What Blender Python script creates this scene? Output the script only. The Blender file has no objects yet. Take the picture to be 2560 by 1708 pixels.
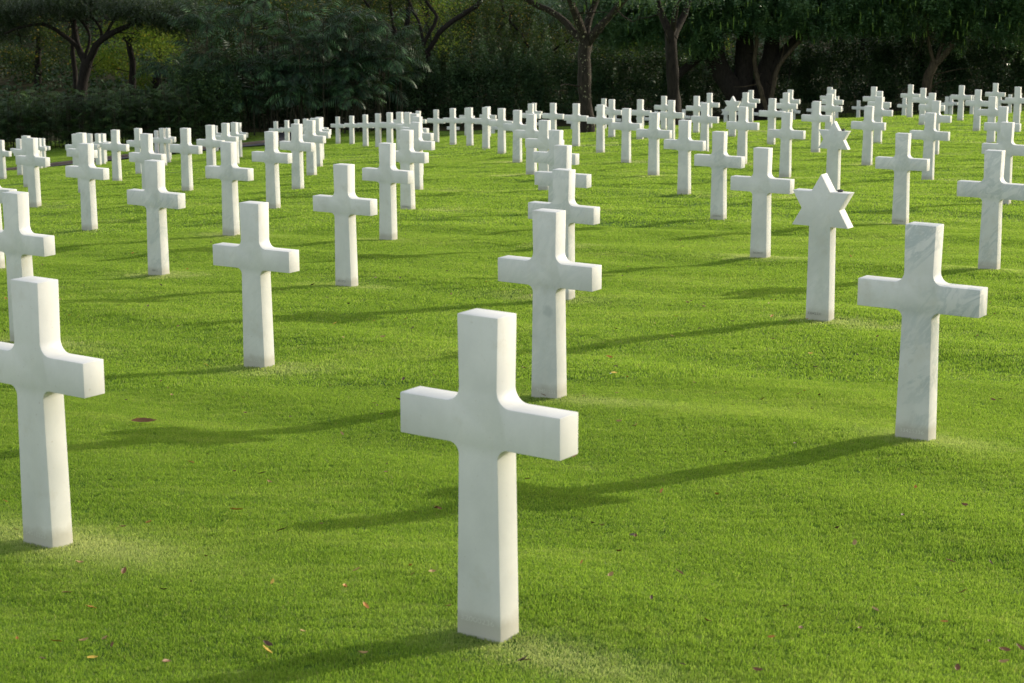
import bpy, bmesh, math, random
import numpy as np
from mathutils import Vector, Matrix

scene = bpy.context.scene
R = math.radians
ZO = 2.0                       # camera height reference
rng = np.random.default_rng(7)
random.seed(7)

# ------------------------------------------------------------------ camera
FPX, PITCH, ROLL = 4649.9, R(11.907), R(-0.11)
cam_d = bpy.data.cameras.new('camera')
cam = bpy.data.objects.new('camera', cam_d)
scene.collection.objects.link(cam)
cam_d.sensor_width = 36.0
cam_d.lens = FPX / 2560 * 36.0
cam_d.clip_start = 0.1
cam_d.clip_end = 1500
cam.location = (0, 0, ZO)
cam.rotation_euler = (Matrix.Rotation(math.pi/2 - PITCH, 3, 'X') @ Matrix.Rotation(ROLL, 3, 'Z')).to_euler()
cam_d.dof.use_dof = True
cam_d.dof.focus_distance = 13.0
cam_d.dof.aperture_fstop = 8.5
scene.camera = cam

# ------------------------------------------------------------------ sky, sun, exposure
SUN_AZ = (0.865, 0.50)         # horizontal direction towards the sun
SUN_EL = R(17.0)
world = bpy.data.worlds.new("World")
scene.world = world
world.use_nodes = True
wn = world.node_tree
bg = wn.nodes['Background']
sky = wn.nodes.new('ShaderNodeTexSky')
sky.sky_type = 'NISHITA'
sky.sun_disc = False
sky.sun_elevation = SUN_EL
sky.sun_rotation = math.atan2(SUN_AZ[0], SUN_AZ[1])
sky.dust_density = 1.2
sky.air_density = 1.0
sky.ozone_density = 0.4
hz = wn.nodes.new('ShaderNodeMix'); hz.data_type = 'RGBA'; hz.blend_type = 'MULTIPLY'   # thin warm overcast veil
hz.inputs[0].default_value = 1.0; hz.inputs[7].default_value = (1.20, 1.10, 1.00, 1)
wn.links.new(sky.outputs[0], hz.inputs[6]); veil = wn.nodes.new('ShaderNodeMix'); veil.data_type = 'RGBA'                             # thin even haze over the whole sky
veil.inputs[0].default_value = 0.45; veil.inputs[7].default_value = (4.45, 4.3, 4.05, 1)
wn.links.new(hz.outputs[2], veil.inputs[6]); wn.links.new(veil.outputs[2], bg.inputs[0])
bg.inputs[1].default_value = 0.15
sun_d = bpy.data.lights.new('sun', 'SUN')
sun_d.energy = 2.5
sun_d.angle = R(0.5)
sun_d.color = (1.0, 0.91, 0.74)
sun = bpy.data.objects.new('sun', sun_d)
scene.collection.objects.link(sun)
sdir = Vector((SUN_AZ[0]*math.cos(SUN_EL), SUN_AZ[1]*math.cos(SUN_EL), math.sin(SUN_EL)))
sun.rotation_euler = sdir.to_track_quat('Z', 'Y').to_euler()
sun.location = sdir * 60
scene.view_settings.view_transform = 'Standard'
scene.view_settings.look = 'None'
scene.view_settings.exposure = 0.85
scene.view_settings.gamma = 1.0
scene.render.engine = 'CYCLES'
scene.cycles.max_bounces = 6
scene.cycles.transparent_max_bounces = 4

# ------------------------------------------------------------------ helpers
def link(o, parent=None):
    scene.collection.objects.link(o)
    if parent is not None:
        o.parent = parent
    return o

def tag(o, label=None, cat=None, group=None, kind=None):
    if label: o['label'] = label
    if cat: o['category'] = cat
    if group: o['group'] = group
    if kind: o['kind'] = kind
    return o

def np_mesh(name, V, F, mat, smooth=False):
    """V (n,3) array, F (m,k) array of equal sized faces"""
    V = np.asarray(V, dtype=np.float32); F = np.asarray(F, dtype=np.int32)
    me = bpy.data.meshes.new(name)
    k = F.shape[1]
    me.vertices.add(len(V)); me.vertices.foreach_set('co', V.ravel())
    me.loops.add(F.size); me.loops.foreach_set('vertex_index', F.ravel())
    me.polygons.add(len(F))
    me.polygons.foreach_set('loop_start', np.arange(0, F.size, k, dtype=np.int32))
    me.polygons.foreach_set('loop_total', np.full(len(F), k, dtype=np.int32))
    if smooth: me.polygons.foreach_set('use_smooth', np.ones(len(F), dtype=bool))
    me.materials.append(mat)
    me.update(calc_edges=True)
    me.validate()
    return me

def obj(name, me, parent=None):
    return link(bpy.data.objects.new(name, me), parent)

def empty(name, loc, rz=0.0):
    o = bpy.data.objects.new(name, None)
    o.empty_display_size = 0.3
    o.location = loc; o.rotation_euler = (0, 0, rz)
    return link(o)

def px(x, y, Y):
    """world point seen at photo position (x, y) of the 2560x1708 picture, at depth Y"""
    u, v = x - 1280, y - 854
    c, s = math.cos(ROLL), math.sin(ROLL)
    u, v = u*c + v*s, -u*s + v*c
    up = -v / FPX
    cp, sp = math.cos(PITCH), math.sin(PITCH)
    yy = cp + up*sp; zz = -sp + up*cp
    return Vector((u/FPX/yy*Y, Y, zz/yy*Y + ZO))

# ------------------------------------------------------------------ grave markers, measured positions
# name, line, place in line, star?, x, y, z, yaw
MARKERS = [
  ('front',0,0,0,-0.081,5.838,-2.208,-0.609),('right',1,1,0,2.021,9.023,-2.389,-0.597),('q',-2,2,0,-3.333,17.315,-2.989,-0.554),
  ('PP',-1,3,0,-1.380,20.593,-3.166,-0.580),('mr',1,4,0,2.534,22.629,-3.240,-0.562),('AZ',1,5,0,2.528,27.133,-3.506,-0.552),
  ('LB',-1,0,0,-1.877,7.193,-2.335,-0.614),('mm',-1,1,0,-1.659,11.914,-2.663,-0.553),('a',-6,8,0,-13.961,50.885,-6.150,-0.503),
  ('b',-6,9,0,-14.454,54.612,-6.482,-0.503),('c',-5,6,0,-10.137,38.850,-4.858,-0.506),('d',-4,4,0,-7.509,29.113,-3.942,-0.533),
  ('e',-6,12,0,-16.692,65.687,-7.560,-0.503),('h',-4,5,0,-7.610,32.924,-4.230,-0.523),('i',-3,3,0,-5.238,22.881,-3.396,-0.551),
  ('k',-5,11,0,-13.640,61.346,-6.986,-0.503),('l',-5,12,0,-14.400,65.473,-7.385,-0.503),('m',-5,13,0,-15.146,69.107,-7.731,-0.503),
  ('n',-4,6,0,-8.279,38.908,-4.743,-0.506),('o',-4,7,0,-8.635,43.071,-5.101,-0.503),('s',-4,9,0,-9.997,53.339,-6.060,-0.503),
  ('t',-4,10,0,-10.698,57.798,-6.478,-0.503),('u',-4,12,0,-11.872,64.320,-7.085,-0.503),('v',-3,5,0,-5.622,32.104,-4.073,-0.525),
  ('x',-2,3,0,-3.256,21.386,-3.229,-0.555),('y',-3,15,0,-12.052,75.838,-8.064,-0.503),('aa',-3,8,0,-7.026,47.234,-5.346,-0.503),
  ('bb',-3,10,0,-8.248,56.269,-6.173,-0.503),('dd',-2,4,0,-3.349,25.969,-3.548,-0.542),('ff',-2,5,0,-3.484,30.189,-3.829,-0.530),
  ('ii',-2,6,0,-3.892,36.103,-4.300,-0.514),('A',-2,7,0,-4.324,41.524,-4.740,-0.503),('B',-2,8,0,-4.871,47.299,-5.228,-0.503),
  ('LL1',-1,15,0,-6.979,74.879,-7.632,-0.503),('LL2',-1,14,0,-6.026,70.262,-7.192,-0.503),('MM',-1,12,0,-4.911,62.626,-6.490,-0.503),
  ('NN',-1,11,0,-4.111,57.485,-6.010,-0.503),('RR',-1,4,0,-1.402,24.948,-3.433,-0.545),('SS',-1,8,0,-2.477,44.650,-4.880,-0.503),
  ('TT',-1,7,0,-2.016,38.738,-4.403,-0.507),('WW',-1,6,0,-1.727,34.231,-4.070,-0.519),('XX',-1,5,0,-1.515,29.608,-3.754,-0.532),
  ('YY',0,12,0,-2.438,60.217,-6.125,-0.503),('ZZ',0,11,0,-1.747,55.587,-5.697,-0.503),('AB',0,10,0,-1.174,52.439,-5.415,-0.503),
  ('AC',1,15,0,-1.715,71.834,-7.035,-0.503),('AD',0,9,0,-0.654,47.592,-5.008,-0.503),('AE',1,13,0,-0.821,64.901,-6.411,-0.503),
  ('AF',0,8,0,-0.233,44.143,-4.747,-0.503),('AG',0,7,0,0.119,38.599,-4.323,-0.507),('F1',99,0,0,-2.749,87.706,-8.942,-0.503),
  ('F2',99,0,0,-0.869,87.709,-8.936,-0.503),('F3',99,0,0,0.969,87.791,-8.746,-0.503),('F4',99,0,0,2.890,87.818,-8.685,-0.503),
  ('F5',99,0,0,4.856,87.861,-8.586,-0.503),('F6',99,0,0,6.182,87.884,-8.533,-0.503),('F7',99,0,0,6.816,87.886,-8.528,-0.503),
  ('F8',99,0,0,8.109,87.917,-8.456,-0.503),('F10',99,0,0,10.912,87.980,-8.311,-0.503),('F11',99,0,0,11.324,87.978,-8.317,-0.503),
  ('F12',99,0,0,12.169,88.000,-8.265,-0.503),('F13',99,0,0,12.953,88.024,-8.210,-0.503),('F14',99,0,0,13.297,88.018,-8.223,-0.503),
  ('F15',99,0,0,14.224,88.044,-8.164,-0.503),('F16',99,0,0,15.327,88.068,-8.109,-0.503),('F17',99,0,0,16.501,88.867,-8.128,-0.503),
  ('F18',99,0,0,17.492,88.095,-8.048,-0.503),('F19',99,0,0,18.508,88.123,-7.982,-0.503),('F20',99,0,0,17.903,85.140,-7.727,-0.503),
  ('F21',99,0,0,19.666,88.164,-7.887,-0.503),('F23',99,0,0,20.532,88.157,-7.905,-0.503),('F24',99,0,0,20.744,88.172,-7.868,-0.503),
  ('F25',99,0,0,21.727,88.186,-7.838,-0.503),('F26',99,0,0,23.032,88.211,-7.780,-0.503),('F27',99,0,0,23.522,88.199,-7.809,-0.503),
  ('F28',99,0,0,23.980,88.222,-7.754,-0.503),('AJ',0,6,0,0.355,33.190,-3.940,-0.522),('AK',0,5,0,0.510,28.631,-3.638,-0.535),
  ('AN',0,2,0,0.425,15.251,-2.840,-0.572),('AO',0,1,0,0.213,10.424,-2.511,-0.586),('AQ',1,9,0,1.608,46.454,-4.826,-0.503),
  ('AR',1,8,0,1.992,41.734,-4.470,-0.503),('AS',3,13,0,3.207,64.842,-6.140,-0.503),('AT',2,11,0,2.854,53.100,-5.248,-0.503),
  ('AU',1,7,0,2.290,37.169,-4.171,-0.511),('AV',2,10,0,3.508,50.840,-5.074,-0.503),('AW',1,6,0,2.445,31.948,-3.809,-0.526),
  ('BA',3,11,0,5.361,54.129,-5.234,-0.503),('BB',4,12,0,6.105,57.619,-5.413,-0.503),('BC',2,8,0,4.256,41.061,-4.383,-0.503),
  ('BG',2,7,0,4.382,35.343,-3.993,-0.516),('BH',3,9,0,6.132,43.972,-4.513,-0.503),('BJ',5,12,0,8.643,58.012,-5.346,-0.503),
  ('BK',2,6,0,4.556,30.894,-3.719,-0.528),('BL',3,8,0,6.432,39.360,-4.211,-0.505),('BS',4,9,0,8.341,42.420,-4.358,-0.503),
  ('BT',3,7,0,6.536,34.161,-3.886,-0.519),('BU',2,4,0,4.611,21.888,-3.193,-0.554),('BV',3,6,0,6.701,29.851,-3.641,-0.531),
  ('BW',7,14,0,13.017,61.038,-5.413,-0.503),('BX',6,12,0,12.106,55.015,-5.083,-0.503),('BZ',4,8,0,8.620,37.916,-4.093,-0.509),
  ('CA',7,13,0,13.804,57.410,-5.181,-0.503),('CB',6,11,0,12.277,49.212,-4.704,-0.503),('CF',3,5,0,6.571,24.709,-3.325,-0.546),
  ('CJ',2,3,0,4.331,16.655,-2.840,-0.568),('N1',1,3,0,2.444,18.080,-2.963,-0.564),('N2',-1,2,0,-1.465,16.259,-2.909,-0.569),
  ('ST2',2,5,1,4.495,25.939,-3.418,-0.542),('LA',-2,1,0,-3.516,13.117,-2.748,-0.578),('LC',-3,2,0,-5.125,18.203,-3.062,-0.564),
  ('star1',1,2,1,2.274,13.475,-2.668,-0.577),('starB',3,10,1,5.876,49.631,-4.897,-0.503),('f',-6,13,0,-17.812,70.700,-8.061,-0.503),
  ('g',-5,8,0,-11.411,48.700,-5.772,-0.503),('j',-5,9,0,-12.064,53.200,-6.199,-0.503),('p',-3,4,0,-5.430,27.700,-3.743,-0.537),
  ('r',-4,15,0,-14.495,76.000,-8.273,-0.503),('w',-3,6,0,-6.000,37.100,-4.481,-0.511),('z',-3,7,0,-6.416,41.800,-4.870,-0.503),
  ('cc',-2,15,0,-9.458,74.800,-7.803,-0.503),('ee',-2,14,0,-8.570,71.100,-7.431,-0.503),('gg',-2,13,0,-7.738,67.200,-7.053,-0.503),
  ('hh',-2,12,0,-6.960,63.100,-6.668,-0.503),('C',-2,10,0,-5.627,54.400,-5.846,-0.503),('Dd',-2,11,0,-6.263,58.800,-6.263,-0.503),
  ('OO',-1,10,0,-3.493,53.400,-5.630,-0.503),('QQ',-1,9,0,-2.922,48.800,-5.227,-0.503),('UU',0,14,0,-3.345,67.000,-6.742,-0.503),
  ('AH',1,11,0,0.573,55.900,-5.592,-0.503),('AI',2,14,0,0.813,67.500,-6.503,-0.503),('AL',0,4,0,0.573,24.000,-3.350,-0.548),
  ('AM',0,3,0,0.539,19.500,-3.081,-0.560),('AP',1,10,0,1.144,51.300,-5.202,-0.503),('AX',3,12,0,4.772,58.500,-5.569,-0.503),
  ('AY',2,9,0,3.887,45.400,-4.664,-0.503),('BE',4,13,0,6.700,53.500,-5.090,-0.503),('BF',5,15,0,8.191,64.000,-5.798,-0.503),
  ('BI',4,11,0,7.386,50.300,-4.855,-0.503),('BM',4,10,0,7.880,46.300,-4.589,-0.503),('BN',5,13,0,9.363,54.500,-5.084,-0.503),
  ('BO',6,15,0,10.544,62.000,-5.558,-0.503),('BQ',6,13,0,10.708,55.300,-5.065,-0.503),('BR',5,11,0,9.998,50.800,-4.857,-0.503),
  ('BY',5,10,0,10.350,46.000,-4.547,-0.503),('CC',8,15,0,15.518,60.000,-5.296,-0.503),('CD',5,9,0,10.709,41.600,-4.293,-0.503),
  ('CE',4,7,0,8.694,33.000,-3.805,-0.523),('CI',7,11,0,13.398,49.500,-4.654,-0.503),('VV',0,15,0,-4.161,70.000,-7.034,-0.503),
  ('F9',99,0,1,10.103,88.000,-8.341,-0.500),
]

# ------------------------------------------------------------------ ground shape
CF = [-1.90085, -2.2759, -0.22029, -0.03786, -0.17745, 0.74572, -0.18935, -0.15128, 0.03171, 0.00898]
def lawn_z(X, Y):
    X = np.asarray(X, dtype=float)/10; Y = np.asarray(Y, dtype=float)/40
    r = 0; k = 0
    for a in range(4):
        for b in range(4-a):
            r = r + CF[k]*X**a*Y**b; k += 1
    return r
FX = [-60, -22.8, -15.5, -8.4, -2.75, 2.9, 24, 60]
FZ = [-10.6, -9.40, -9.07, -8.87, -8.97, -8.72, -7.80, -6.6]
def uneven(X, Y):
    # gentle unevenness of the turf
    u = X*.84-Y*.54; v = X*.54+Y*.84
    near = np.clip((74-Y)/10, 0, 1)
    return near*.95*(.009*np.sin(v*3.9+1.4*np.sin(u*.8))+.008*np.sin(v*6.1+u*1.3+2.0*np.sin(u*.37))+.007*np.sin(u*2.3-v*1.7+1.1*np.sin(v*.9))+.012*np.sin(v*1.9+.6*u))
# the lawn passes through the foot of every marker that was measured down to the grass
HIDDEN = set('f g j p r w z cc ee gg hh C Dd OO QQ UU VV AH AI AL AM AP AX AY BE BF BI BM BN BO BQ BR BY CC CD CE CI LC'.split())
KP = np.array([(m[4], m[5], m[6]) for m in MARKERS if m[1] != 99 and m[0] not in HIDDEN])
KR = KP[:, 2] - lawn_z(KP[:, 0], KP[:, 1]) - uneven(KP[:, 0], KP[:, 1])
KS = 0.9 + KP[:, 1]*0.035
def kern(x, y):
    dx = np.asarray(x, dtype=float)[..., None]-KP[:, 0]; dy = np.asarray(y, dtype=float)[..., None]-KP[:, 1]
    return np.exp(-(dx*dx+dy*dy)/(2*KS*KS))
KW = np.linalg.solve(kern(KP[:, 0], KP[:, 1]) + 0.02*np.eye(len(KP)), KR)
def bumps(X, Y):
    return kern(X, Y) @ KW
def sstep(t):
    t = np.clip(t, 0, 1); return t*t*(3-2*t)
def ground(X, Y):
    X = np.asarray(X, dtype=float); Y = np.asarray(Y, dtype=float)
    yc = np.where(X < 0, 73.0, 72.5 - 0.28*X)          # the crest of the lawn
    yc = np.clip(yc, 60, 76)
    lim = 6 + 0.30*np.clip(Y, 0, 90)
    Xc = np.clip(X, -lim, lim)
    Yn = np.clip(Y, 5.0, None)
    ye = np.minimum(Yn, yc)
    zn = lawn_z(Xc, ye)
    zn = zn + np.where(Y < 5.0, (5.0-Y)*0.052, 0)
    zf = np.interp(X, FX, FZ)
    t = np.clip((Y-yc)/(88.0-yc), 0, 1)
    z = zn + (zf-zn)*t
    z = z + bumps(X, Y)
    z = z + uneven(X, Y) - .010*np.clip((74-Y)/10, 0, 1)
    z = z + np.clip(Y-99, 0, 55)*0.16
    return z + ZO
def gz(x, y): return float(ground(x, y))
def hit(x, y):
    """where the line of sight through photo point (x, y) meets the lawn"""
    d = px(x, y, 1.0) - Vector((0, 0, ZO))
    Ys = np.arange(3, 80, 0.02)
    k = np.argmax(ZO + d.z*Ys < ground(d.x*Ys, Ys)); Y = float(Ys[k])
    return Vector((d.x*Y, Y, gz(d.x*Y, Y)))

# ------------------------------------------------------------------ materials
class NT:
    def __init__(s, name):
        s.m = bpy.data.materials.new(name); s.m.use_nodes = True
        s.t = s.m.node_tree; s.t.nodes.clear()
        s.out = s.n('ShaderNodeOutputMaterial')
    def n(s, typ, **kw):
        nd = s.t.nodes.new(typ)
        for k, v in kw.items():
            if k.startswith('i_'): nd.inputs[k[2:].replace('_', ' ')].default_value = v
            else: setattr(nd, k, v)
        return nd
    def l(s, a, b): s.t.links.new(a, b)
    def coord(s, which='Object'): return s.n('ShaderNodeTexCoord').outputs[which]
    def mapping(s, vec, scale=(1, 1, 1), rot=(0, 0, 0), loc=(0, 0, 0)):
        m = s.n('ShaderNodeMapping'); s.l(vec, m.inputs[0])
        m.inputs['Location'].default_value = loc
        m.inputs['Rotation'].default_value = rot; m.inputs['Scale'].default_value = scale
        return m.outputs[0]
    def noise(s, vec, scale, detail=4, rough=0.5, dist=0.0):
        n = s.n('ShaderNodeTexNoise'); s.l(vec, n.inputs['Vector'])
        n.inputs['Scale'].default_value = scale; n.inputs['Detail'].default_value = detail
        n.inputs['Roughness'].default_value = rough; n.inputs['Distortion'].default_value = dist
        return n.outputs['Fac']
    def ramp(s, fac, stops, mode='LINEAR'):
        r = s.n('ShaderNodeValToRGB'); s.l(fac, r.inputs[0]); cr = r.color_ramp
        cr.interpolation = mode
        while len(cr.elements) < len(stops): cr.elements.new(0.5)
        for e, (p, c) in zip(cr.elements, stops):
            e.position = p; e.color = (*c, 1) if len(c) == 3 else c
        return r.outputs[0]
    def mix(s, fac, a, b, mode='MIX'):
        m = s.n('ShaderNodeMix', data_type='RGBA', blend_type=mode)
        for sock, v in ((m.inputs[0], fac), (m.inputs[6], a), (m.inputs[7], b)):
            if isinstance(v, (int, float)): sock.default_value = v
            elif isinstance(v, tuple): sock.default_value = (*v, 1)
            else: s.l(v, sock)
        return m.outputs[2]
    def math(s, op, a, b=None, clamp=False):
        m = s.n('ShaderNodeMath', operation=op, use_clamp=clamp)
        for i, v in enumerate((a, b)):
            if v is None: continue
            if isinstance(v, (int, float)): m.inputs[i].default_value = v
            else: s.l(v, m.inputs[i])
        return m.outputs[0]
    def principled(s, col, rough=0.6, spec=0.5, bump=None, bstr=0.3, bdist=0.01):
        p = s.n('ShaderNodeBsdfPrincipled')
        if isinstance(col, tuple): p.inputs['Base Color'].default_value = (*col, 1)
        else: s.l(col, p.inputs['Base Color'])
        if isinstance(rough, (int, float)): p.inputs['Roughness'].default_value = rough
        else: s.l(rough, p.inputs['Roughness'])
        p.inputs['Specular IOR Level'].default_value = spec
        if bump is not None:
            b = s.n('ShaderNodeBump'); b.inputs['Strength'].default_value = bstr
            b.inputs['Distance'].default_value = bdist
            s.l(bump, b.inputs['Height']); s.l(b.outputs[0], p.inputs['Normal'])
        return p.outputs[0]
    def done(s, sh): s.l(sh, s.out.inputs[0]); return s.m

def sep_z(t, vec):
    x = t.n('ShaderNodeSeparateXYZ'); t.l(vec, x.inputs[0]); return x.outputs

def marble():
    t = NT('white_marble')
    co = t.coord('Object')
    oi = t.n('ShaderNodeObjectInfo')
    off = t.n('ShaderNodeVectorMath', operation='SCALE'); t.l(oi.outputs['Location'], off.inputs[0]); off.inputs['Scale'].default_value = 3.7
    add = t.n('ShaderNodeVectorMath', operation='ADD'); t.l(co, add.inputs[0]); t.l(off.outputs[0], add.inputs[1])
    v = add.outputs[0]
    veinp = t.n('ShaderNodeAttribute', attribute_type='OBJECT', attribute_name='vein').outputs['Fac']
    # cloudy grey veining, slanted
    vs = t.mapping(t.mapping(v, (1, 1, 1), (0, R(-40), 0)), (3.2, 2.2, 1.25))
    n1 = t.noise(vs, 3.4, 9, 0.66, 0.7)
    n2 = t.noise(v, 2.3, 3, 0.5)
    w1 = t.ramp(n1, [(0.46, (0, 0, 0)), (0.51, (0.7, 0.7, 0.7)), (0.55, (1, 1, 1)), (0.60, (0.25, 0.25, 0.25)), (0.68, (0.05, 0.05, 0.05))])
    w2 = t.ramp(n2, [(0.36, (0.1, 0.1, 0.1)), (0.56, (1, 1, 1))])
    wisp = t.math('MULTIPLY', w1, w2)
    cloud = t.noise(v, 4.0, 5, 0.55)
    cm = t.ramp(cloud, [(0.35, (0, 0, 0)), (0.75, (1, 1, 1))])
    col = t.mix(cm, (0.575, 0.59, 0.59), (0.70, 0.71, 0.71))
    f = t.math('MULTIPLY', t.math('MULTIPLY', wisp, veinp), 0.72)
    col = t.mix(f, col, (0.30, 0.37, 0.39))
    # faint vertical weather streaks and brown flecks
    st = t.noise(t.mapping(v, (26, 26, 1.1)), 1.0, 3, 0.6)
    stm = t.ramp(st, [(0.52, (0, 0, 0)), (0.72, (0.16, 0.16, 0.16))])
    col = t.mix(stm, col, (0.56, 0.56, 0.50))
    sp = t.noise(v, 60, 2, 0.6)
    spm = t.ramp(sp, [(0.70, (0, 0, 0)), (0.76, (0.5, 0.5, 0.5))])
    col = t.mix(spm, col, (0.42, 0.38, 0.33))
    # splash stain at the foot
    z = sep_z(t, co)[2]
    edge = t.math('ADD', z, t.math('MULTIPLY', t.noise(v, 14, 4, 0.6), -0.07))
    foot = t.ramp(edge, [(0.0, (0.85, 0.85, 0.85)), (0.045, (0, 0, 0))])
    col = t.mix(foot, col, (0.36, 0.355, 0.31))
    foot2 = t.ramp(z, [(0.0, (0.35, 0.35, 0.35)), (0.16, (0, 0, 0))])
    col = t.mix(foot2, col, (0.60, 0.58, 0.52))
    # warm damp stains here and there, fine crystalline grain
    ws = t.ramp(t.noise(v, 5.5, 5, 0.7), [(0.56, (0, 0, 0)), (0.74, (0.42, 0.42, 0.42))])
    col = t.mix(ws, col, (0.47, 0.45, 0.38))
    gr = t.ramp(t.noise(v, 130, 2, 0.6), [(0.3, (0, 0, 0)), (0.7, (0.14, 0.14, 0.14))])
    col = t.mix(gr, col, (0.50, 0.52, 0.52))
    # the dark heart-shaped smudge of one marker
    sm = t.n('ShaderNodeAttribute', attribute_type='OBJECT', attribute_name='smudge').outputs['Fac']
    sv = t.n('ShaderNodeVectorMath', operation='DISTANCE'); t.l(co, sv.inputs[0]); sv.inputs[1].default_value = (.022, -.05, .50)
    sd = t.math('ADD', sv.outputs['Value'], t.math('MULTIPLY', t.noise(co, 28, 4, 0.6), 0.05))
    sk = t.ramp(sd, [(0.044, (0.5, 0.5, 0.5)), (0.064, (0, 0, 0))])
    col = t.mix(t.math('MULTIPLY', sk, sm), col, (0.33, 0.37, 0.38))
    fine = t.noise(v, 240, 3, 0.7)
    return t.done(t.principled(col, 0.55, 0.35, fine, 0.12, 0.002))

def plain(name, c1, c2, scale, rough=0.8, spec=0.3, bstr=0.4, bd=0.01, coord='Object', vec_scale=(1, 1, 1)):
    t = NT(name)
    v = t.mapping(t.coord(coord), vec_scale)
    n = t.noise(v, scale, 5, 0.6)
    col = t.mix(t.ramp(n, [(0.3, (0, 0, 0)), (0.7, (1, 1, 1))]), c1, c2)
    return t.done(t.principled(col, rough, spec, n, bstr, bd))

def leafy(name, cols, trans=0.35, gloss=0.45, rough=0.45, big=1.1, yellow=None):
    """foliage: every leaf (mesh island) has its own tone, clumps drift in tone"""
    t = NT(name)
    g = t.n('ShaderNodeNewGeometry')
    n = t.noise(g.outputs['Position'], big, 3, 0.6)
    r = g.outputs['Random Per Island']
    f = t.math('ADD', t.math('MULTIPLY', r, 0.32), t.math('MULTIPLY', t.math('SUBTRACT', n, 0.335), 1.9))
    k = len(cols)
    col = t.ramp(f, [(0.12 + 0.76*i/(k-1), c) for i, c in enumerate(cols)])
    if yellow:
        ym = t.ramp(t.math('FRACT', t.math('MULTIPLY', r, 37.0)), [(0.93, (0, 0, 0)), (0.94, (1, 1, 1))], 'CONSTANT')
        col = t.mix(ym, col, yellow)
    p = t.principled(col, rough, gloss)
    tr = t.n('ShaderNodeBsdfTranslucent')
    tc = t.mix(0.45, col, (0.10, 0.16, 0.015))
    t.l(tc, tr.inputs[0])
    mx = t.n('ShaderNodeMixShader'); mx.inputs[0].default_value = trans
    t.l(p, mx.inputs[1]); t.l(tr.outputs[0], mx.inputs[2])
    return t.done(mx.outputs[0])

def turf_colour(t):
    """tones of the lawn by world position, shared by the turf sheet and the blades"""
    g = t.n('ShaderNodeNewGeometry')
    P = g.outputs['Position']
    a = t.noise(P, 0.55, 4, 0.6)
    b = t.noise(t.mapping(t.mapping(P, (1, 1, 1), (0, 0, R(16))), (0.55, 2.6, 1.0)), 1.5, 5, 0.68)  # drawn-out streaks: mowing bands plus shading of undulations painted into the tone
    c = t.noise(P, 9.0, 3, 0.6)
    f = t.math('ADD', t.math('ADD', t.math('MULTIPLY', a, 0.36), t.math('MULTIPLY', b, 0.52)), t.math('MULTIPLY', c, 0.18))
    col = t.ramp(f, [(0.41, (0.032, 0.098, 0.015)), (0.47, (0.078, 0.178, 0.021)), (0.54, (0.165, 0.282, 0.034)), (0.62, (0.340, 0.420, 0.095))])
    return g, P, col

def blade_mat():
    t = NT('grass_blade')
    g, P, col = turf_colour(t)
    r = g.outputs['Random Per Island']
    r3 = t.math('FRACT', t.math('MULTIPLY', r, 17.3))
    col = t.mix(t.math('MULTIPLY', t.math('SUBTRACT', 1.0, r3), 0.75), col, (0.035, 0.090, 0.012))
    col = t.mix(t.math('MULTIPLY', t.math('MULTIPLY', r, r), 0.95), col, (0.30, 0.47, 0.06))
    dead = t.ramp(t.math('FRACT', t.math('MULTIPLY', r, 53.0)), [(0.93, (0, 0, 0)), (0.94, (1, 1, 1))], 'CONSTANT')
    col = t.mix(t.math('MULTIPLY', dead, 0.8), col, (0.40, 0.36, 0.17))
    dry = t.n('ShaderNodeAttribute', attribute_type='INSTANCER', attribute_name='dry').outputs['Fac']
    dn = t.noise(P, 7.0, 4, 0.65)
    dry = t.math('MULTIPLY', dry, t.math('MULTIPLY', t.math('SUBTRACT', t.math('ADD', dn, t.math('MULTIPLY', dry, 0.40)), 0.30), 3.6, True))
    dry = t.math('MINIMUM', dry, 0.9)
    dry = t.math('MULTIPLY', dry, 0.8)
    col = t.mix(dry, col, (0.74, 0.70, 0.38))
    p = t.principled(t.mix(0.25, col, (0.02, 0.05, 0.01)), 0.5, 0.30)
    tr = t.n('ShaderNodeBsdfTranslucent')
    t.l(t.mix(0.45, col, (0.36, 0.55, 0.045)), tr.inputs[0])
    mx = t.n('ShaderNodeMixShader'); mx.inputs[0].default_value = 0.66
    t.l(p, mx.inputs[1]); t.l(tr.outputs[0], mx.inputs[2])
    return t.done(mx.outputs[0])

def turf_mat():
    t = NT('turf')
    g, P, col = turf_colour(t)
    n = t.noise(P, 45, 4, 0.7)
    col = t.mix(t.ramp(n, [(0.35, (0.7, 0.7, 0.7)), (0.65, (0, 0, 0))]), col, (0.06, 0.08, 0.02))
    return t.done(t.principled(col, 0.95, 0.1, n, 0.8, 0.02))

def bark(name, c1, c2, lichen=0.0):
    t = NT(name)
    co = t.coord('Object')
    v = t.mapping(co, (7, 7, 1.6))
    n = t.noise(v, 2.2, 6, 0.65)
    col = t.mix(t.ramp(n, [(0.35, (0, 0, 0)), (0.65, (1, 1, 1))]), c1, c2)
    if lichen:
        l1 = t.noise(co, 9.0, 3, 0.5)
        spot = t.ramp(t.noise(co, 13.0, 4, 0.62), [(0.60, (0, 0, 0)), (0.66, (1, 1, 1))])
        far = t.noise(co, 1.6, 2, 0.5)
        spot = t.math('MULTIPLY', spot, t.math('GREATER_THAN', far, 0.50))
        col = t.mix(t.math('MULTIPLY', spot, lichen), col, (0.42, 0.43, 0.28))
    return t.done(t.principled(col, 0.9, 0.2, n, 0.9, 0.04))

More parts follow.
